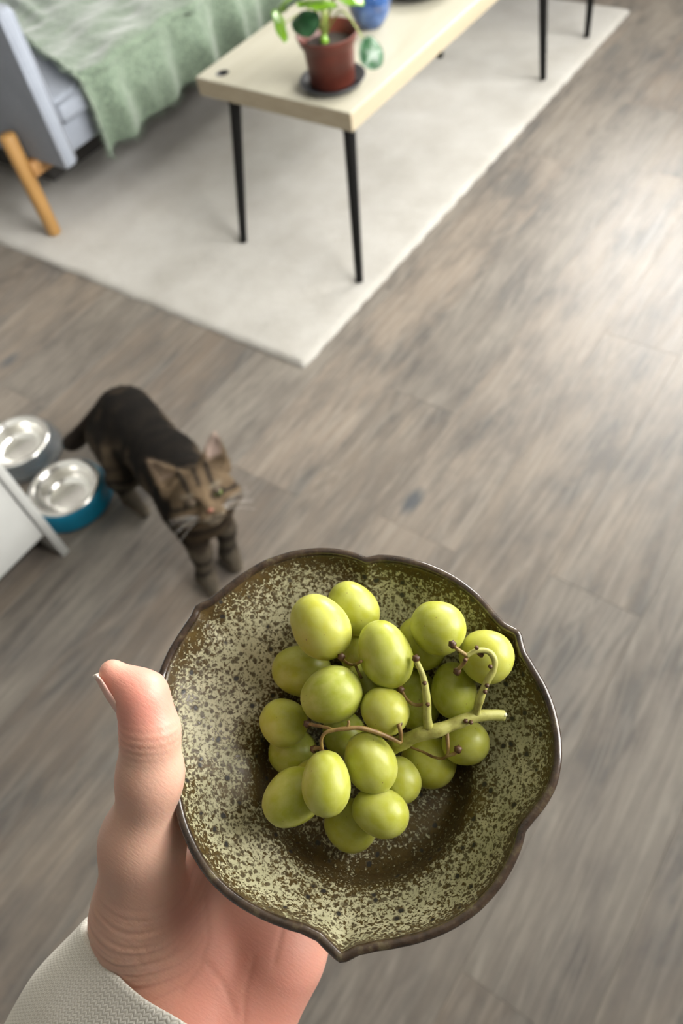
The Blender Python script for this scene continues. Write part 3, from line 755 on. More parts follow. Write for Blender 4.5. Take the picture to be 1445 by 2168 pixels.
    rr = np.random.default_rng(3); k = rr.choice(len(cen), min(26000, len(cen)), replace=False); k = k[cen[k, 2] > .02]
    face = np.linalg.norm(cen[k] - H(0, .05, -.005), axis=1) < .045; k = k[~face]
    back = np.where((np.linalg.norm(cen[k] - HCt, axis=1) < .10)[:, None], -f[None], np.array([[-.75, .2, -.45]])); back = np.where((cen[k, 2] < .10)[:, None], np.array([[-.1, .03, -1.]]), back); back = back - nrm[k] * (back * nrm[k]).sum(1)[:, None]
    dr = nrm[k] * .30 + back * .85 + rr.normal(size=(len(k), 3)) * .14; dr /= np.linalg.norm(dr, axis=1)[:, None]
    L = (.006 + .005 * rr.random(len(k)))[:, None]; sd = np.cross(dr, nrm[k]); sd /= np.linalg.norm(sd, axis=1)[:, None] + 1e-9
    b0 = cen[k] - nrm[k] * .0005; wv = .0006
    HV = np.stack([b0 - sd * wv, b0 + sd * wv, b0 + dr * L], 1).reshape(-1, 3); HF = np.arange(len(HV)).reshape(-1, 3)
    h = mesh('fur', HV, HF, m.m, root, smooth=False, kind='stuff'); vcol(h, 'coat', np.repeat(cc[k], 3, 0))
    # eyes, nose, whiskers
    me_ = M('cat_eye_green'); ed = me_.attr('iris').outputs['Color']; me_.set(Base_Color=ed, Roughness=.05, Coat_Weight=1.)
    ml = plain('closed_eyelid', (.075, .054, .036), .85)
    for s in (-1, 1):
        ec = H(s * .0235, .0430, .004); r = .0090
        a_ = np.linspace(0, PI, 13); t_ = np.linspace(0, 2 * PI, 20, endpoint=False)
        Vv = [ec + r * (math.cos(a) * f + math.sin(a) * (math.cos(t) * lt + math.sin(t) * u)) for a in a_ for t in t_]
        Ff = [(i * 20 + j, i * 20 + (j + 1) % 20, (i + 1) * 20 + (j + 1) % 20, (i + 1) * 20 + j) for i in range(12) for j in range(20)]
        ey = mesh('eye', np.array(Vv), Ff, me_.m, root)
        qq = (np.array(Vv) - ec) @ fr.T / r; pup = (np.abs(qq[:, 0]) < .28) & (qq[:, 1] > 0)
        ic = np.where(pup[:, None], [[.005, .005, .005]], [[.13, .17, .04]]); vcol(ey, 'iris', ic)
        lidh = (.15 if s == 1 else -.55)                                    # one eye half open, the other squeezed almost shut
        lid = [ec + r * 1.09 * (math.cos(a) * f + math.sin(a) * (math.cos(t) * lt + math.sin(t) * u)) for a in a_ for t in t_]
        q2 = (np.array(lid) - ec) @ fr.T / r
        for nm, keep in (('upper_eyelid', q2[:, 2] > lidh), ('lower_eyelid', q2[:, 2] < (-.55 if s == 1 else -.50))):
            fk = [q for q in Ff if all(keep[i] for i in q)]; mesh(nm, np.array(lid), fk, ml, ey)
    v, ff = lathe([(0, .004), (.004, .003), (.0062, 0), (.004, -.003), (0, -.004)][::-1], H(0, .0735, -.0125), 14, (lt, f * .8, u)); mesh('nose', v, ff, plain('brick_pink_nose', (.26, .10, .065), .5), root)
    parts = []
    for s in (-1, 1):
        for i in range(7):
            b = H(s * (.014 + .0015 * (i % 3)), .062 - .002 * i % 3, -.022 - .0022 * (i % 4)); a = 1.1 - .30 * i
            tip = b + (lt * s * .058 + f * (.006 - .012 * (i % 3)) + u * (.024 * a - .006)); mid = (b + tip) / 2 + u * .005
            parts.append(tube(spline([b, mid, tip], 5), np.linspace(.0003, .0001, 11), 5))
    for (v, ff) in parts: mesh('whisker', v, ff, MAT['whisker'], root)
MAT['whisker'] = plain('white_whisker', (.8, .78, .74), .4)
make_cat()

# ------------------------------------------------------------------ ceramic bowl (tilted a little, held in the hand)
BC = at(762, 1596, .281)
view = CAM - BC; view /= np.linalg.norm(view)
BN = .45 * np.array([0, 0, 1.]) + .55 * view; BN /= np.linalg.norm(BN)
E1 = RIGHT - BN * (RIGHT @ BN); E1 /= np.linalg.norm(E1); E2 = np.cross(BN, E1)
def on_plane(x, y, h=0.):
    r = (x - CX) / F_PX * RIGHT + (y - CY) / F_PX * DOWN + FWD
    t = ((BC + BN * h - CAM) @ BN) / (r @ BN); p = CAM + r * t - BC; return p @ E1, p @ E2
RIM = [(775, 1186), (800, 1180), (835, 1182), (900, 1197), (960, 1225), (1010, 1263), (1045, 1303), (1068, 1326), (1097, 1339), (1101, 1362), (1108, 1385), (1130, 1420), (1155, 1465), (1171, 1510), (1181, 1560), (1182, 1610),
       (1172, 1660), (1152, 1698), (1125, 1732), (1106, 1756), (1098, 1790), (1080, 1832), (1050, 1880), (1010, 1923), (960, 1958), (900, 1984), (845, 1998), (795, 2006), (755, 2015), (722, 2033), (698, 2010), (675, 1986), (640, 1969),
       (590, 1953), (540, 1931), (490, 1900), (445, 1857), (410, 1803), (387, 1750), (374, 1700), (368, 1662), (352, 1640), (338, 1590), (333, 1540), (333, 1480), (342, 1425), (362, 1378), (392, 1330), (411, 1303), (416, 1285), (440, 1277), (470, 1254), (512, 1221), (562, 1191), (620, 1172), (680, 1165), (730, 1170), (760, 1179)]
rp = np.array([on_plane(*p) for p in RIM]); th_ = np.arctan2(rp[:, 1], rp[:, 0]); rd_ = np.hypot(rp[:, 0], rp[:, 1]); o_ = np.argsort(th_); th_, rd_ = th_[o_], rd_[o_]
NB = 288
ANG = np.linspace(-PI, PI, NB, endpoint=False)
LIP = .0017
RR = np.interp(ANG, np.r_[th_[-1] - 2 * PI, th_, th_[0] + 2 * PI], np.r_[rd_[-1], rd_, rd_[0]]) - LIP
RR = (np.roll(RR, 1) + 6 * RR + np.roll(RR, -1)) / 8
R_MEAN = RR.mean()
def bowl_pt(s, h, grow=0.):
    """ring at fraction s of the rim radius, height h above the rim plane; lobes fade out towards the centre"""
    k = np.clip((s - .62) / .38, 0, 1) ** 1.3
    r = s * (k * RR + (1 - k) * R_MEAN) + grow
    return BC + (r * np.cos(ANG))[:, None] * E1 + (r * np.sin(ANG))[:, None] * E2 + h * BN
FLOOR_H = -.0400
INNER = [(1.0, 0.), (.985, -.0035), (.955, -.0075), (.91, -.0115), (.85, -.0155), (.79, -.0190), (.73, -.0222), (.675, -.0248), (.635, -.0270), (.610, -.0296), (.588, -.0335), (.562, -.0368), (.53, -.0385), (.48, -.0393), (.38, -.0398), (.22, -.0400), (.10, -.0400), (.001, -.0400)]
def glaze():
    m = M('speckled_green_brown_glaze'); v = m.coord()
    rad = m.attr('radial').outputs['Fac']
    wx = m.n('ShaderNodeTexNoise'); m.put(wx.inputs['Vector'], v); wx.inputs['Scale'].default_value = 420.; wx.inputs['Detail'].default_value = 2
    wv = m.n('ShaderNodeVectorMath', operation='MULTIPLY_ADD'); m.put(wv.inputs[0], wx.outputs['Color']); wv.inputs[1].default_value = (.0014,) * 3; m.put(wv.inputs[2], v)
    v2 = wv.outputs[0]
    fine = m.noise(v2, 1050, 3, .62)
    mid = m.noise(v2, 540, 3, .6)
    patch = m.noise(v, 46, 4, .6)
    dots = m.voro(v2, 330, 'F1'); dots2 = m.voro(v2, 150, 'F1')
    dens = m.ramp(rad, (.0, .22), (.48, .24), (.54, .40), (.60, .36), (.66, .15), (.76, .06), (.90, .08), (.965, .20), (1., .40))  # brown speckle pools in the well; the denser step ring also paints in shadow
    f = m.math('ADD', m.math('MULTIPLY', fine, .62), m.math('MULTIPLY', mid, .5))
    thr = m.math('SUBTRACT', m.math('ADD', f, m.math('MULTIPLY', m.math('SUBTRACT', patch, .5), .20)), m.math('SUBTRACT', .615, m.math('MULTIPLY', dens, .42)))
    spots = m.ramp(m.math('ADD', m.math('MULTIPLY', thr, 5.), .5), (.30, 0.), (.75, 1.))
    cream = m.mix(m.ramp(m.noise(v, 90, 3), (.35, 0.), (.65, 1.)), (.47, .455, .285), (.60, .575, .38))
    brown = m.mix(m.ramp(mid, (.35, 0.), (.65, 1.)), (.046, .030, .011), (.098, .064, .022))
    c = m.mix(spots, cream, brown)
    c = m.mix(m.ramp(dots, (.24, .9), (.36, 0.)), c, (.075, .052, .024))
    c = m.mix(m.math('MULTIPLY', m.ramp(patch, (.60, 0.), (.74, 1.)), .55), c, (.17, .115, .035))
    core = m.ramp(m.math('ADD', dots2, m.math('MULTIPLY', mid, .10)), (.17, 1.), (.24, 0.)); halo = m.ramp(m.math('ADD', dots2, m.math('MULTIPLY', mid, .12)), (.22, .7), (.34, 0.))
    c = m.mix(halo, c, (.11, .075, .028)); c = m.mix(core, c, (.035, .032, .030))
    m.set(Base_Color=c, Roughness=m.ramp(spots, (0., .42), (1., .28)), Normal=m.bump(m.math('ADD', spots, m.math('MULTIPLY', core, -1.)), .22, .0005))
    return m.m
def rim_mat():
    m = M('brown_metallic_rim_glaze'); v = m.coord(); a = m.noise(v, 160, 4, .65); b = m.noise(v, 700, 3, .6)
    c = m.ramp(a, (.32, (.022, .014, .010)), (.55, (.060, .038, .024)), (.76, (.14, .115, .06)))
    m.set(Base_Color=m.mix(m.ramp(b, (.5, 0.), (.7, .5)), c, (.04, .03, .025)), Roughness=.22, Normal=m.bump(a, .2, .0006), Coat_Weight=.4); return m.m
def make_bowl():
    foot = BC + BN * (FLOOR_H - .007)
    b = tag(empty('ceramic_bowl', foot), 'speckled green-brown ceramic bowl with lobed rim held in the hand', 'bowl')
    rings = [bowl_pt(s, h) for s, h in INNER]
    rad = [s for s, h in INNER]
    outer = [(1.0, -.0005, .0026), (.985, -.0060, .0030), (.955, -.0105, .0034), (.91, -.0150, .0038), (.85, -.0195, .004), (.79, -.0232, .004), (.73, -.0265, .004), (.66, -.0310, .004), (.62, -.0375, .004), (.57, -.0420, .003), (.52, -.0440, .0), (.52, -.0470, .0), (.46, -.0470, 0.), (.45, -.0445, 0.), (.001, -.0440, 0.)]
    rings2 = [bowl_pt(s, h, g) for s, h, g in outer]; rad2 = [max(s, .72) for s, h, g in outer]
    allr = rings[::-1] + rings2; radv = rad[::-1] + rad2
    V = np.concatenate(allr); F = []
    for i in range(len(allr) - 1):
        for j in range(NB):
            j2 = (j + 1) % NB; F.append((i * NB + j, (i + 1) * NB + j, (i + 1) * NB + j2, i * NB + j2))
    F = [q[::-1] for q in F]
    o = mesh('bowl_body', V, F, glaze(), b); vfloat(o, 'radial', np.repeat(radv, NB))
    md = o.modifiers.new('s', 'SUBSURF'); md.levels = 1; md.render_levels = 1
    path = bowl_pt(1.0, 0.0, .0012)
    # rim bead swept round the outline
    V = []; ns = 12; tang = np.roll(path, -1, 0) - np.roll(path, 1, 0); tang /= np.linalg.norm(tang, axis=1)[:, None]
    nr = np.cross(tang, BN)
    for k in range(ns):
        a = 2 * PI * k / ns; V.append(path + nr * math.cos(a) * LIP + BN * (math.sin(a) * LIP * .95))
    V = np.stack(V, 1).reshape(-1, 3); F = []
    for i in range(NB):
        i2 = (i + 1) % NB
        for k in range(ns):
            k2 = (k + 1) % ns; F.append((i * ns + k, i2 * ns + k, i2 * ns + k2, i * ns + k2))
    bm = bmesh.new(); vs_ = [bm.verts.new(p) for p in V]
    for q in F: bm.faces.new([vs_[i] for i in q])
    r = from_bm('rim', bm, rim_mat(), b); r['label'] = 'glossy dark brown rim'
make_bowl()

# ------------------------------------------------------------------ grapes on their stalk
GR = [  # centre x, y, half axes, tilt of the long axis (deg, clockwise from +x in the photo), order of heap (0 lowest)
    (620, 1594, 53, 49, 10, 0), (728, 1553, 50, 46, 60, 0), (742, 1746, 58, 54, 30, 0), (907, 1612, 60, 54, 20, 0), (846, 1652, 50, 44, 70, 0), (880, 1482, 64, 52, 85, 0), (766, 1385, 58, 46, 80, 0), (780, 1450, 54, 48, 20, 0), (668, 1650, 48, 45, 0, 0),
    (892, 1362, 60, 48, 60, 1), (638, 1420, 65, 54, 8, 1), (600, 1530, 53, 50, 40, 1), (619, 1688, 69, 57, -38, 1), (985, 1573, 52, 46, -15, 1), (805, 1720, 63, 50, 20, 1), (814, 1505, 54, 49, 40, 1),
    (748, 1288, 64, 50, 52, 2), (960, 1462, 62, 48, 85, 2), (690, 1659, 69, 52, 88, 2), (1029, 1390, 59, 57, 30, 2),
    (678, 1327, 75, 60, 55, 3), (926, 1329, 61, 57, 30, 3), (701, 1471, 69, 59, -25, 3), (784, 1615, 69, 54, 65, 3), (815, 1385, 75, 56, 68, 4)]
def grape_mat():
    m = M('green_grape_skin'); v = m.coord('Object'); oi = m.n('ShaderNodeObjectInfo'); rnd = oi.outputs['Random']
    cmb = m.n('ShaderNodeCombineXYZ'); m.put(cmb.inputs[0], m.math('MULTIPLY', rnd, 9.)); m.put(cmb.inputs[1], m.math('MULTIPLY', rnd, 23.))
    vo = m.n('ShaderNodeVectorMath', operation='ADD'); m.put(vo.inputs[0], v); m.put(vo.inputs[1], cmb.outputs[0]); v = vo.outputs[0]
    a = m.noise(v, 2.2, 4, .55); fine = m.noise(v, 9, 5, .65)
    base = m.ramp(rnd, (0., (.345, .385, .038)), (.5, (.40, .415, .046)), (1., (.45, .445, .060)))
    c = m.mix(m.ramp(a, (.35, 0.), (.68, .7)), base, (.53, .55, .17))
    c = m.mix(m.ramp(fine, (.60, 0.), (.78, .35)), c, (.37, .36, .04))
    sp = m.voro(v, 2.6, 'F1'); c = m.mix(m.ramp(sp, (.035, .9), (.065, 0.)), c, (.19, .12, .03))
    m.set(Base_Color=c, Roughness=m.ramp(fine, (.3, .27), (.7, .42)), Subsurface_Weight=.6, Subsurface_Radius=(.010, .012, .003), Subsurface_Scale=.7, IOR=1.42, Normal=m.bump(fine, .05, .0003))
    return m.m
def make_grapes():
    gm = grape_mat(); base = BC + BN * FLOOR_H
    bunch = tag(empty('grape_bunch', base), 'bunch of green grapes on a branched stalk lying in the speckled bowl', 'grapes')
    # unit grape
    bm = bmesh.new(); bmesh.ops.create_uvsphere(bm, u_segments=40, v_segments=24, radius=1.)
    for v in bm.verts:
        x = v.co.x; k = 1 + .03 * math.sin(3 * x); v.co.y *= k; v.co.z *= k
        if abs(x) > .9: v.co.x *= .985
    gme = bpy.data.meshes.new('grape'); bm.to_mesh(gme); bm.free(); gme.polygons.foreach_set('use_smooth', [True] * len(gme.polygons)); gme.materials.append(gm)
    placed = []
    for gx, gy, a, b, ang, lev in sorted(GR, key=lambda g: g[5]):
        d = .315
        for _ in range(6):
            rr = (a * b * b) ** (1 / 3) * d / F_PX * .955
            vd = (gx - CX) / F_PX * RIGHT + (gy - CY) / F_PX * DOWN + FWD
            # deepest place along this ray that clears the bowl and the grapes below
            best = None
            for dd in np.arange(.322, .235, -.0005):
                p = CAM + vd * dd; rel = p - BC; h = rel @ BN; rad = np.linalg.norm(rel - BN * h)
                s = rad / R_MEAN
                sI = [q[0] for q in INNER][::-1]; hI = [q[1] for q in INNER][::-1]
                ok = h - rr * .98 > np.interp(s, sI, hI) - .0003 and h - rr * .6 > np.interp(min(1, s + rr * .75 / R_MEAN), sI, hI)
                if ok and all(np.linalg.norm(p - q) >= (rr + r2) * .965 for q, r2 in placed): best = dd; break
            if best is None: best = .27
            if abs(best - d) < .0006: break
            d = best
        p = CAM + vd * d; placed.append((p, rr))
        t = math.radians(ang); ax = RIGHT * math.cos(t) + DOWN * math.sin(t); vn = vd / np.linalg.norm(vd)
        ax = ax + vn * .25 * math.sin(gx * 1.7 + gy); ax -= 0; ax /= np.linalg.norm(ax)
        ay = np.cross(vn, ax); ay /= np.linalg.norm(ay); az = np.cross(ax, ay); s = d / F_PX
        o = bpy.data.objects.new('grape', gme); COL.objects.link(o); o.parent = bunch
        L = Matrix(np.array([ax * a * s, ay * b * s, az * b * s]).T.tolist()).to_4x4(); L.translation = Vector(p - base); o.matrix_local = L
        GP[(gx, gy)] = (p, a * s, b * s, d)
    # stalk: points follow (photo x, y, lift above neighbouring grapes as distance to the lens)
    def P(x, y, d): return at(x, y, d)
    br = []
    def top(x, y):
        """distance to the nearest grape surface on this ray (or None)"""
        best = None
        for (gx, gy), (p, a, b, d) in GP.items():
            r_ = (a + b) / 2 * F_PX / d; q = math.hypot(x - gx, y - gy) / r_
            if q < 1:
                t = d - b * math.sqrt(1 - q * q); best = t if best is None else min(best, t)
        return best
    def path(pts, r0, r1, lift=.0012, n=6, clamp=True, sink=None):
        Q = []
        for q in pts:
            x, y = q[:2]; d = q[2] if len(q) > 2 else None
            if d is not None:
                d += SINK if sink is None else sink; t = top(x, y)
                if t and clamp: d = min(d, t - r0 * .55)
            Q.append([x, y, d])
        # unset depths: sit just above whatever is below, smoothed along the path
        for q in Q:
            if q[2] is None: t = top(q[0], q[1]); q[2] = (t - lift) if t else None
        known = [(i, q[2]) for i, q in enumerate(Q) if q[2] is not None]
        for i, q in enumerate(Q):
            if q[2] is None: q[2] = float(np.interp(i, [k[0] for k in known], [k[1] for k in known]))
        S = spline([P(*q) for q in Q], n); r = np.linspace(r0, r1, len(S)) / 1.0
        if clamp:                                                          # keep it lying on the grapes it crosses
            for i, p in enumerate(S):
                v_ = p - CAM; d = v_ @ FWD; t = top(CX + F_PX * (v_ @ RIGHT) / d, CY + F_PX * (v_ @ DOWN) / d)
                if t and t - r[i] * .7 < d: S[i] = CAM + v_ * ((t - r[i] * .7) / d)
            S[1:-1] = (S[:-2] + 2 * S[1:-1] + S[2:]) / 4
        r = r * (1 + .10 * vnoise(S, 900, int(pts[0][0]), 1)); br.append(tube(S, r, 10)); return S
    SINK = .0185
    main = path([(1066, 1515, .268), (1040, 1514, .267), (1005, 1517, .266), (965, 1531, .265), (925, 1546, .264), (885, 1556, .265), (850, 1572, .269), (826, 1584, .274), (806, 1594, .280)], .0020, .0032, clamp=False)
    stalk = tag(mesh('main_stalk', *br.pop(), MAT['stalk'], bunch), 'thick green main stalk')
    def twig(label, *args, **kw):
        args = (args[0], args[1] * .74, args[2] * .74); path(*args, **kw); o = mesh('twig', *br.pop(), MAT['twig'], stalk)
        if label: o['label'] = label
    path([(908, 1550, .2645), (904, 1520, .262), (903, 1480, .261), (897, 1440, .2605), (890, 1418, .261), (880, 1398, .2625)], .0019, .0009); mesh('branch', *br.pop(), MAT['stalk'], stalk)
    path([(1008, 1512, .2655), (1012, 1490, .263), (1022, 1462, .261), (1032, 1440, .260), (1044, 1420, .2595), (1047, 1400, .2595), (1038, 1383, .2595), (1022, 1377, .2595), (1004, 1379, .259), (987, 1389, .259)], .0016, .0009); mesh('branch', *br.pop(), MAT['stalk'], stalk)
    twig(None, [(988, 1389, .259), (976, 1380, .2585), (966, 1373, .258), (957, 1364, .2585)], .0010, .0009)
    twig(None, [(988, 1388, .259), (984, 1400, .2595), (974, 1412, .261), (967, 1420, .2625)], .0010, .0010)
    twig(None, [(848, 1572, .267), (820, 1560, .265), (790, 1548, .2635), (760, 1541, .2625), (735, 1542, .262), (705, 1546, .262), (688, 1552, .2622), (680, 1566, .2625), (681, 1582, .2635), (683, 1594, .2645)], .0013, .0008, sink=.0115)
    twig(None, [(708, 1546, .262), (690, 1540, .265), (668, 1536, .269), (650, 1532, .272)], .0008, .0008, sink=.0115)
    twig(None, [(735, 1541, .262), (738, 1532, .262), (737, 1526, .262)], .0008, .0006, sink=.0115)
    twig(None, [(848, 1570, .267), (848, 1555, .2645), (846, 1542, .264), (843, 1533, .264)], .0011, .0010, sink=.012)
    twig(None, [(897, 1490, .2615), (885, 1493, .263), (872, 1490, .264), (860, 1480, .2655), (853, 1468, .267), (848, 1460, .268)], .0009, .0008)
    twig(None, [(945, 1547, .266), (947, 1570, .265), (948, 1590, .265), (945, 1600, .2655), (935, 1606, .267), (915, 1602, .270), (895, 1592, .273), (868, 1582, .275)], .0011, .0006)
    twig(None, [(944, 1600, .2655), (955, 1598, .2645), (964, 1594, .264), (969, 1586, .264)], .0009, .0009)
    twig(None, [(722, 1392, .270), (735, 1405, .273), (750, 1407, .275), (765, 1400, .277)], .0008, .0008)
    twig(None, [(752, 1408, .275), (757, 1420, .278), (765, 1436, .281)], .0008, .0007)
    twig(None, [(662, 1586, .272), (676, 1584, .270), (682, 1588, .268)], .0012, .0010)
    for x, y, d in ((957, 1364, .2583), (967, 1421, .2625), (880, 1394, .2623), (843, 1533, .2638), (969, 1586, .2638), (683, 1595, .2645), (650, 1532, .272), (1017, 1382, .2615), (847, 1460, .268), (722, 1391, .270), (664, 1586, .272)):
        d += SINK; t = top(x, y); d = min(d, t - .0006) if t else d
        if (x, y) in ((683, 1595), (650, 1532)): d -= .0070
        c = P(x, y, d); bm = bmesh.new(); bmesh.ops.create_icosphere(bm, subdivisions=2, radius=.0015)
        for v in bm.verts: v.co = Vector(c + np.array(v.co[:]) * (1 + .28 * math.sin(v.co.x * 4200) * math.sin(v.co.y * 3900 + 1)))
        from_bm('pedicel_cap', bm, MAT['cap'], stalk)
    for x, y, d in ((985, 1527, .2635), (996, 1530, .2635), (898, 1447, .2595), (905, 1492, .260), (1037, 1412, .2585), (1030, 1452, .2595), (1026, 1465, .260), (1008, 1372, .2585), (770, 1541, .2615), (800, 1549, .263), (984, 1398, .2585), (1068, 1514, .2675)):
        c = P(x, y, d + SINK - .0008); bm = bmesh.new(); bmesh.ops.create_icosphere(bm, subdivisions=1, radius=.0009)
        for v in bm.verts: v.co = Vector(c + np.array(v.co[:]) * (1 + .3 * math.sin(v.co.x * 9000)))
        from_bm('node', bm, MAT['cap'] if x != 1068 else MAT['stalk_cut'], stalk)
GP = {}
def stalk_mat(name, a, b, c_):
    m = M(name); v = m.coord(); f = m.noise(v, 220, 4, .6)
    m.set(Base_Color=m.ramp(f, (.3, a), (.55, b), (.75, c_)), Roughness=.5, Normal=m.bump(f, .3, .0006), Subsurface_Weight=.15, Subsurface_Radius=(.003, .003, .001)); return m.m
MAT['stalk'] = stalk_mat('green_stalk', (.26, .24, .05), (.42, .41, .11), (.50, .49, .17))
MAT['twig'] = stalk_mat('brown_green_twig', (.13, .062, .02), (.25, .155, .045), (.38, .30, .09))
MAT['cap'] = stalk_mat('brown_pedicel_cap', (.035, .014, .006), (.095, .042, .015), (.17, .085, .03))
MAT['stalk_cut'] = plain('pale_cut_end', (.62, .62, .42), .7)
make_grapes()

# ------------------------------------------------------------------ the hand and sleeve of the person holding the bowl
def skin_mat():
    m = M('skin'); v = m.coord(); a = m.noise(v, 55, 4, .6); b = m.noise(v, 900, 3, .6)
    c = m.mix(m.math('MULTIPLY', m.ramp(a, (.35, 0.), (.7, 1.)), .22), m.attr('tone').outputs['Color'], (.60, .30, .235))
    cr_ = m.attr('crease').outputs['Fac']
    m.set(Base_Color=m.mix(m.math('MULTIPLY', cr_, .30), c, (.42, .19, .13)), Roughness=.46, Subsurface_Weight=.35, Subsurface_Radius=(.010, .0035, .0018), Subsurface_Scale=.6,
          Normal=m.bump(m.math('ADD', m.math('MULTIPLY', b, .5), m.math('MULTIPLY', m.noise(m.coord('Object', (60, 300, 60)), 4, 3), .6)), .22, .0007))
    return m.m
def make_person():
    J = at
    chains = []   # (points, radii) blended softly into the palm
    wr, wu = J(315, 2085, .323), J(455, 2240, .326)
    er, eu = J(-60, 2540, .352), J(60, 2640, .354)
    thumb = [J(300, 1940, .3085), J(302, 1780, .2885), J(318, 1640, .2745), J(318, 1548, .2700), J(300, 1474, .2685), J(238, 1424, .2690)]
    tr = [.0170, .0136, .0100, .0094, .0084, .0048]
    mcp = [J(505, 1700, .341), J(575, 1742, .344), J(632, 1800, .344), J(672, 1890, .341)]
    fing = [[(570, 1500, .3415), (612, 1395, .3400), (645, 1310, .3300)], [(690, 1520, .3415), (745, 1400, .3420), (788, 1310, .3315)], [(775, 1590, .3415), (838, 1480, .3420), (885, 1395, .3320)], [(790, 1730, .3405), (846, 1650, .3405), (888, 1585, .3330)]]
    pc = [J(345, 2040, .3245), J(392, 2080, .329), J(450, 2130, .332), J(508, 2180, .331)]
    def fn(P):
        d = smin(sd_cone(P, wr, er, .0195, .0215), sd_cone(P, wu, eu, .0195, .0215), .03)
        d = smin(d, sd_cone(P, (wr + wu) / 2, (er + eu) / 2, .0205, .023), .03)
        for a, b, r in zip(pc, mcp, (.0150, .0135, .0130, .0125)): d = smin(d, sd_cone(P, a, b, .0165, r), .016)
        for k in range(3): d = smin(d, sd_cone(P, (mcp[k] * .6 + pc[k] * .4), (mcp[k + 1] * .6 + pc[k + 1] * .4), .0125, .0125), .014)
        d = smin(d, sd_cone(P, pc[3], J(588, 2040, .330), .0185, .0150), .014)          # heel of the palm, little-finger side
        t = np.full(len(P), 9.)
        for k in range(len(thumb) - 1): t = smin(t, sd_cone(P, thumb[k], thumb[k + 1], tr[k], tr[k + 1]), .010 if k < 3 else .006)
        d = smin(d, sd_cone(P, J(340, 2020, .321), thumb[0], .016, tr[0]), .018)
        d = smin(d, sd_cone(P, thumb[0], thumb[1], .0165, .0140), .016)
        d = smin(d, sd_cone(P, J(345, 1900, .316), J(400, 2010, .326), .0120, .0140), .012)   # thenar mound running into the palm
        d = smin(d, sd_cone(P, J(395, 1830, .330), mcp[0], .010, .010), .018)               # web between thumb and index finger
        d = smin(d, t, .006)
        for a, f3 in zip(mcp, fing):
            q = [a] + [J(*p) for p in f3]; r = [.0110, .0096, .0085, .0072]; g = np.full(len(P), 9.)
            for k in range(3): g = smin(g, sd_cone(P, q[k], q[k + 1], r[k], r[k + 1]), .004)
            d = smin(d, g, .005)
        return d
    allp = np.array(thumb + mcp + pc + [wr, wu, J(60, 2340, .335), J(230, 2500, .34)] + [J(*p) for q in fing for p in q])
    lo, hi = allp.min(0) - .034, allp.max(0) + .034
    V, F = surface(fn, lo, hi, .00125)
    V = relax(V, F, 2, .4)
    # project for skin tone and creases in the hand's own frame: along the thumb axis and across it
    A = thumb[1] - thumb[0]; Ln = np.linalg.norm(A); A = A / Ln; rel = V - thumb[0]; al = rel @ A
    pr = V - CAM; dz = pr @ FWD; px = CX + F_PX * (pr @ RIGHT) / dz; py = CY + F_PX * (pr @ DOWN) / dz
    Fa = F; nr = np.zeros_like(V); fnrm = np.cross(V[Fa[:, 2]] - V[Fa[:, 0]], V[Fa[:, 3]] - V[Fa[:, 1]])
    for k in range(4): np.add.at(nr, Fa[:, k], fnrm)
    nr /= np.linalg.norm(nr, axis=1)[:, None] + 1e-12
    wv = vnoise(V, 120, 41, 2)
    ss = lambda x, a, b: np.clip((x - a) / (b - a), 0, 1) ** 2 * (3 - 2 * np.clip((x - a) / (b - a), 0, 1))
    # wrinkles over the base of the thumb (bands across the thumb axis), knuckle folds at its joint, wrist folds
    lat = rel @ np.cross(A, FWD)
    ph = al * 1150 + 2.6 * wv + 1.2 * vnoise(V, 330, 46, 1) + 40 * lat
    wr_mask = ss(al, -.030, -.012) * ss(-al, -.034, -.018) * ss(-np.linalg.norm(rel - A * np.clip(al, -.03, .04)[:, None], axis=1), -.034, -.02)
    wrk = (.6 * np.sin(ph) ** 3 + .55 * np.sin(ph * 1.83 + 2.4 * vnoise(V, 240, 47, 1)) ** 3) * wr_mask * np.clip(.7 + .7 * vnoise(V, 210, 42, 1), .1, 1.5)
    jt = V - thumb[3]; tdir = (thumb[3] - thumb[2]) / np.linalg.norm(thumb[3] - thumb[2]); ja = jt @ tdir
    jm = np.exp(-(ja / .006) ** 2) * (np.linalg.norm(jt, axis=1) < .02); knk = np.sin(ja * 2300 + wv) * jm
    lines = np.zeros(len(V)); front = (nr @ FWD) < .2
    for pl in ([(438, 1900), (440, 1985), (422, 2050), (385, 2100)], [(430, 2035), (470, 2080), (500, 2150)], [(540, 2030), (520, 2100), (515, 2168)], [(372, 2010), (345, 2035), (300, 2042)], [(600, 1960), (585, 2040)]):
        dl = np.full(len(V), 1e3)
        for (ax_, ay_), (bx_, by_) in zip(pl[:-1], pl[1:]):
            t = np.clip(((px - ax_) * (bx_ - ax_) + (py - ay_) * (by_ - ay_)) / ((bx_ - ax_) ** 2 + (by_ - ay_) ** 2), 0, 1)
            dl = np.minimum(dl, np.hypot(px - ax_ - t * (bx_ - ax_) + 3 * wv, py - ay_ - t * (by_ - ay_)))
        lines = np.maximum(lines, np.exp(-(dl / 5.5) ** 2) * front)
    cre = np.clip(-wrk, 0, 1) + .6 * np.clip(-knk, 0, 1) + .7 * lines
    V2 = V + nr * (.00036 * wrk + .00022 * knk - .00035 * lines)[:, None]
    tone = np.repeat(np.array([[.68, .415, .31]]), len(V), 0)
    def lerp(c, w): return tone * (1 - w[:, None]) + np.array(c) * w[:, None]
    dt = np.linalg.norm(V - thumb[4], axis=1); tone = lerp((.78, .31, .245), .85 * ss(-dt, -.024, -.008))
    pal = ss(-np.linalg.norm(V - J(520, 2080, .32), axis=1), -.055, -.02); tone = lerp((.66, .27, .205), .8 * pal)
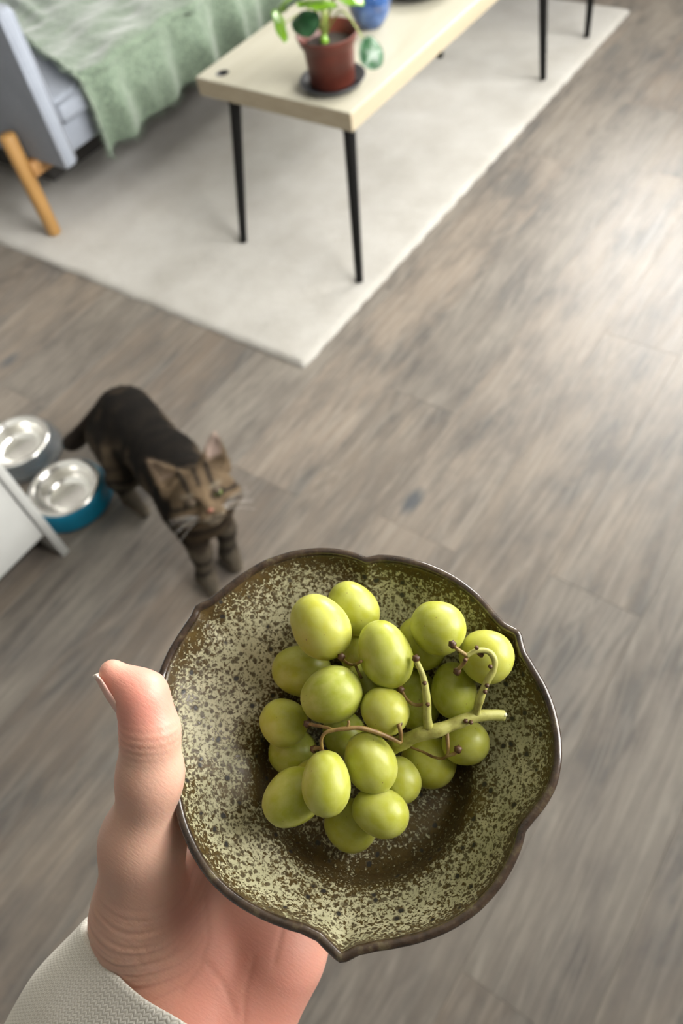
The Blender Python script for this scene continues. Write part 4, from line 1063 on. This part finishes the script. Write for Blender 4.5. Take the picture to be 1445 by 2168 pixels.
    web = ss(-np.linalg.norm(V - J(390, 1900, .305), axis=1), -.025, -.008); tone = lerp((.66, .30, .235), .6 * web)
    tone *= (1 + .05 * vnoise(V, 90, 44, 2))[:, None]
    sm = skin_mat()
    base = J(300, 2100, .32)
    root = tag(empty('person', base), 'person reaching in with one hand in a cream knit sleeve under the bowl', 'person')
    o = mesh('hand', V2, F, sm, root); vcol(o, 'tone', np.clip(tone, 0, 1)); vfloat(o, 'crease', np.clip(cre, 0, 1))
    o['label'] = 'bare left hand, thumb up along the rim, fingers under the bowl'
    # nails
    nm = M('fingernail'); nm.set(Base_Color=nm.ramp(nm.attr('tip').outputs['Fac'], (.90, (.74, .45, .38)), (.97, (.80, .68, .60))), Roughness=.25, Coat_Weight=.3, Subsurface_Weight=.2, Subsurface_Radius=(.004, .002, .001))
    def nail(p0, p1, r0, r1, nd, wa=1.0, L=1.0, ext=.0015):
        ax = p1 - p0; ln = np.linalg.norm(ax); ax = ax / ln; nd = nd - ax * (nd @ ax); nd /= np.linalg.norm(nd); sd = np.cross(ax, nd)
        Vv, Ff, tp = [], [], []; nu, nv = 13, 15
        for side in (0, 1):
            for i in range(nv):
                t = i / (nv - 1); s = (-.05 + t * L) * ln + (ext * t)
                r = r0 + (r1 - r0) * min(1, max(0, s / ln)); r = max(r, r1)
                for j in range(nu):
                    a = (j / (nu - 1) - .5) * 2 * wa * (1 - .18 * max(0, t - .75) / .25) * (1 - .3 * max(0, .15 - t) / .15)
                    q = p0 + ax * (s - .0012 * (a / wa) ** 2 * (1 if t > .8 else 0)) + (nd * math.cos(a) + sd * math.sin(a)) * (r + .0004 - .0006 * side) - nd * .0010 * max(0, t - .6) * 2
                    Vv.append(q); tp.append(t)
        for side in (0, 1):
            b = side * nu * nv
            for i in range(nv - 1):
                for j in range(nu - 1):
                    q = (b + i * nu + j, b + i * nu + j + 1, b + (i + 1) * nu + j + 1, b + (i + 1) * nu + j); Ff.append(q if side else q[::-1])
        ol = nu * nv; rim = [j for j in range(nu)] + [i * nu + nu - 1 for i in range(1, nv)] + [(nv - 1) * nu + j for j in range(nu - 2, -1, -1)] + [i * nu for i in range(nv - 2, 0, -1)]
        for k in range(len(rim)):
            a, b = rim[k], rim[(k + 1) % len(rim)]; Ff.append((a, b, ol + b, ol + a))
        n_ = mesh('fingernail', np.array(Vv), Ff, nm.m, o); vfloat(n_, 'tip', tp)
    nail(thumb[4] + (thumb[3] - thumb[4]) * .25, thumb[5] + (thumb[5] - thumb[4]) * .15, tr[4] + .0006, tr[5] + .0009, -RIGHT * .80 + DOWN * .50 - FWD * .12, 1.0, 1.12, .0008)
    for f3 in fing:
        a, b = J(*f3[1]), J(*f3[2]); nail(a * .45 + b * .55, b, .0078, .0072, FWD - .2 * RIGHT, .95, 1.25, .001)
    # sleeve: elliptical knitted tube round the wrist and forearm
    c0 = J(383, 2110, .322); c1 = J(-15, 2585, .352); axd = c1 - c0; Ls = np.linalg.norm(axd); axd /= Ls
    side = np.cross(axd, FWD); side /= np.linalg.norm(side); dep = np.cross(side, axd)
    if side @ RIGHT < 0: side = -side
    if dep @ FWD > 0: dep = -dep
    nu, nv = 96, 60; V, UV = [], []; prof = [(-.0035, .0)] 
    rows = []
    for t in np.linspace(0, 1, nv): rows.append((t * Ls, 1.0 + .05 * math.sin(t * 9) * min(1, t * 4)))
    outer = [(-.0012, .985)] + rows; inner = [(.0002, .93), (.004, .90), (.03, .89)]
    allr = inner[::-1] + [(-.0022, .955)] + outer
    for s, k in allr:
        for j in range(nu):
            a = 2 * PI * j / nu; hw, hd = .0522 + .06 * max(0, s) * .25, .0300 + .06 * max(0, s) * .2
            ca, sa = math.copysign(abs(math.cos(a)) ** .8, math.cos(a)), math.copysign(abs(math.sin(a)) ** .8, math.sin(a)); p = c0 + axd * s + k * (side * ca * hw + dep * sa * hd)
            p = p + axd * (-.0165 * math.sin(a)) * max(0., 1 - max(0, s) / .12)
            V.append(p); UV.append((j / nu, s / .26))
    V = np.array(V); F = []
    for i in range(len(allr) - 1):
        for j in range(nu):
            j2 = (j + 1) % nu; F.append((i * nu + j, i * nu + j2, (i + 1) * nu + j2, (i + 1) * nu + j))
    V += .0009 * np.stack([vnoise(V, 110, 51), vnoise(V, 110, 52), vnoise(V, 110, 53)], 1)
    bm = bmesh.new(); vv = [bm.verts.new(p) for p in V]; uvl = bm.loops.layers.uv.new('knit')
    for q in F: 
        f_ = bm.faces.new([vv[i] for i in q])
        for lp, i in zip(f_.loops, q):
            u_, w_ = UV[i]
            if u_ == 0 and any(UV[k][0] > .9 for k in q): u_ = 1.
            lp[uvl].uv = (u_, w_)
    bmesh.ops.recalc_face_normals(bm, faces=bm.faces)
    me = bpy.data.meshes.new('sleeve'); 
    for v in bm.verts: v.co -= Vector(base)
    bm.to_mesh(me); bm.free(); me.polygons.foreach_set('use_smooth', [True] * len(me.polygons))
    m = M('cream_knit'); uv = m.n('ShaderNodeUVMap', uv_map='knit').outputs[0]; sp = m.n('ShaderNodeSeparateXYZ'); m.put(sp.inputs[0], uv)
    NU, NV = 130., 130.
    cu = m.math('MULTIPLY', sp.outputs[0], NU); zig = m.math('ABSOLUTE', m.math('SUBTRACT', m.math('FRACT', cu), .5))
    rowp = m.math('ADD', m.math('MULTIPLY', sp.outputs[1], NV), m.math('MULTIPLY', zig, 1.3))
    st_ = m.math('ABSOLUTE', m.math('SINE', m.math('MULTIPLY', rowp, PI))); colg = m.math('SINE', m.math('MULTIPLY', m.math('MULTIPLY', zig, 2.), PI))
    hgt = m.math('MULTIPLY', st_, m.math('ADD', m.math('MULTIPLY', colg, .7), .3)); fz = m.noise(m.coord(), 900, 3, .7); fl = m.noise(m.coord(), 60, 4, .6)
    hh = m.math('ADD', hgt, m.math('MULTIPLY', fz, .5))
    c = m.mix(m.ramp(hgt, (.05, 0.), (.5, 1.)), (.70, .66, .57), (.93, .90, .83)); c = m.mix(m.math('MULTIPLY', m.ramp(fl, (.35, 0.), (.65, 1.)), .35), c, (.84, .79, .69))
    m.set(Base_Color=c, Roughness=.95, Sheen_Weight=.0, Normal=m.bump(hh, .5, .0007)); me.materials.append(m.m)
    so = bpy.data.objects.new('sleeve', me); COL.objects.link(so); so.parent = root; so['label'] = 'cream knitted sleeve'
    md = so.modifiers.new('s', 'SUBSURF'); md.levels = 1; md.render_levels = 1
make_person()
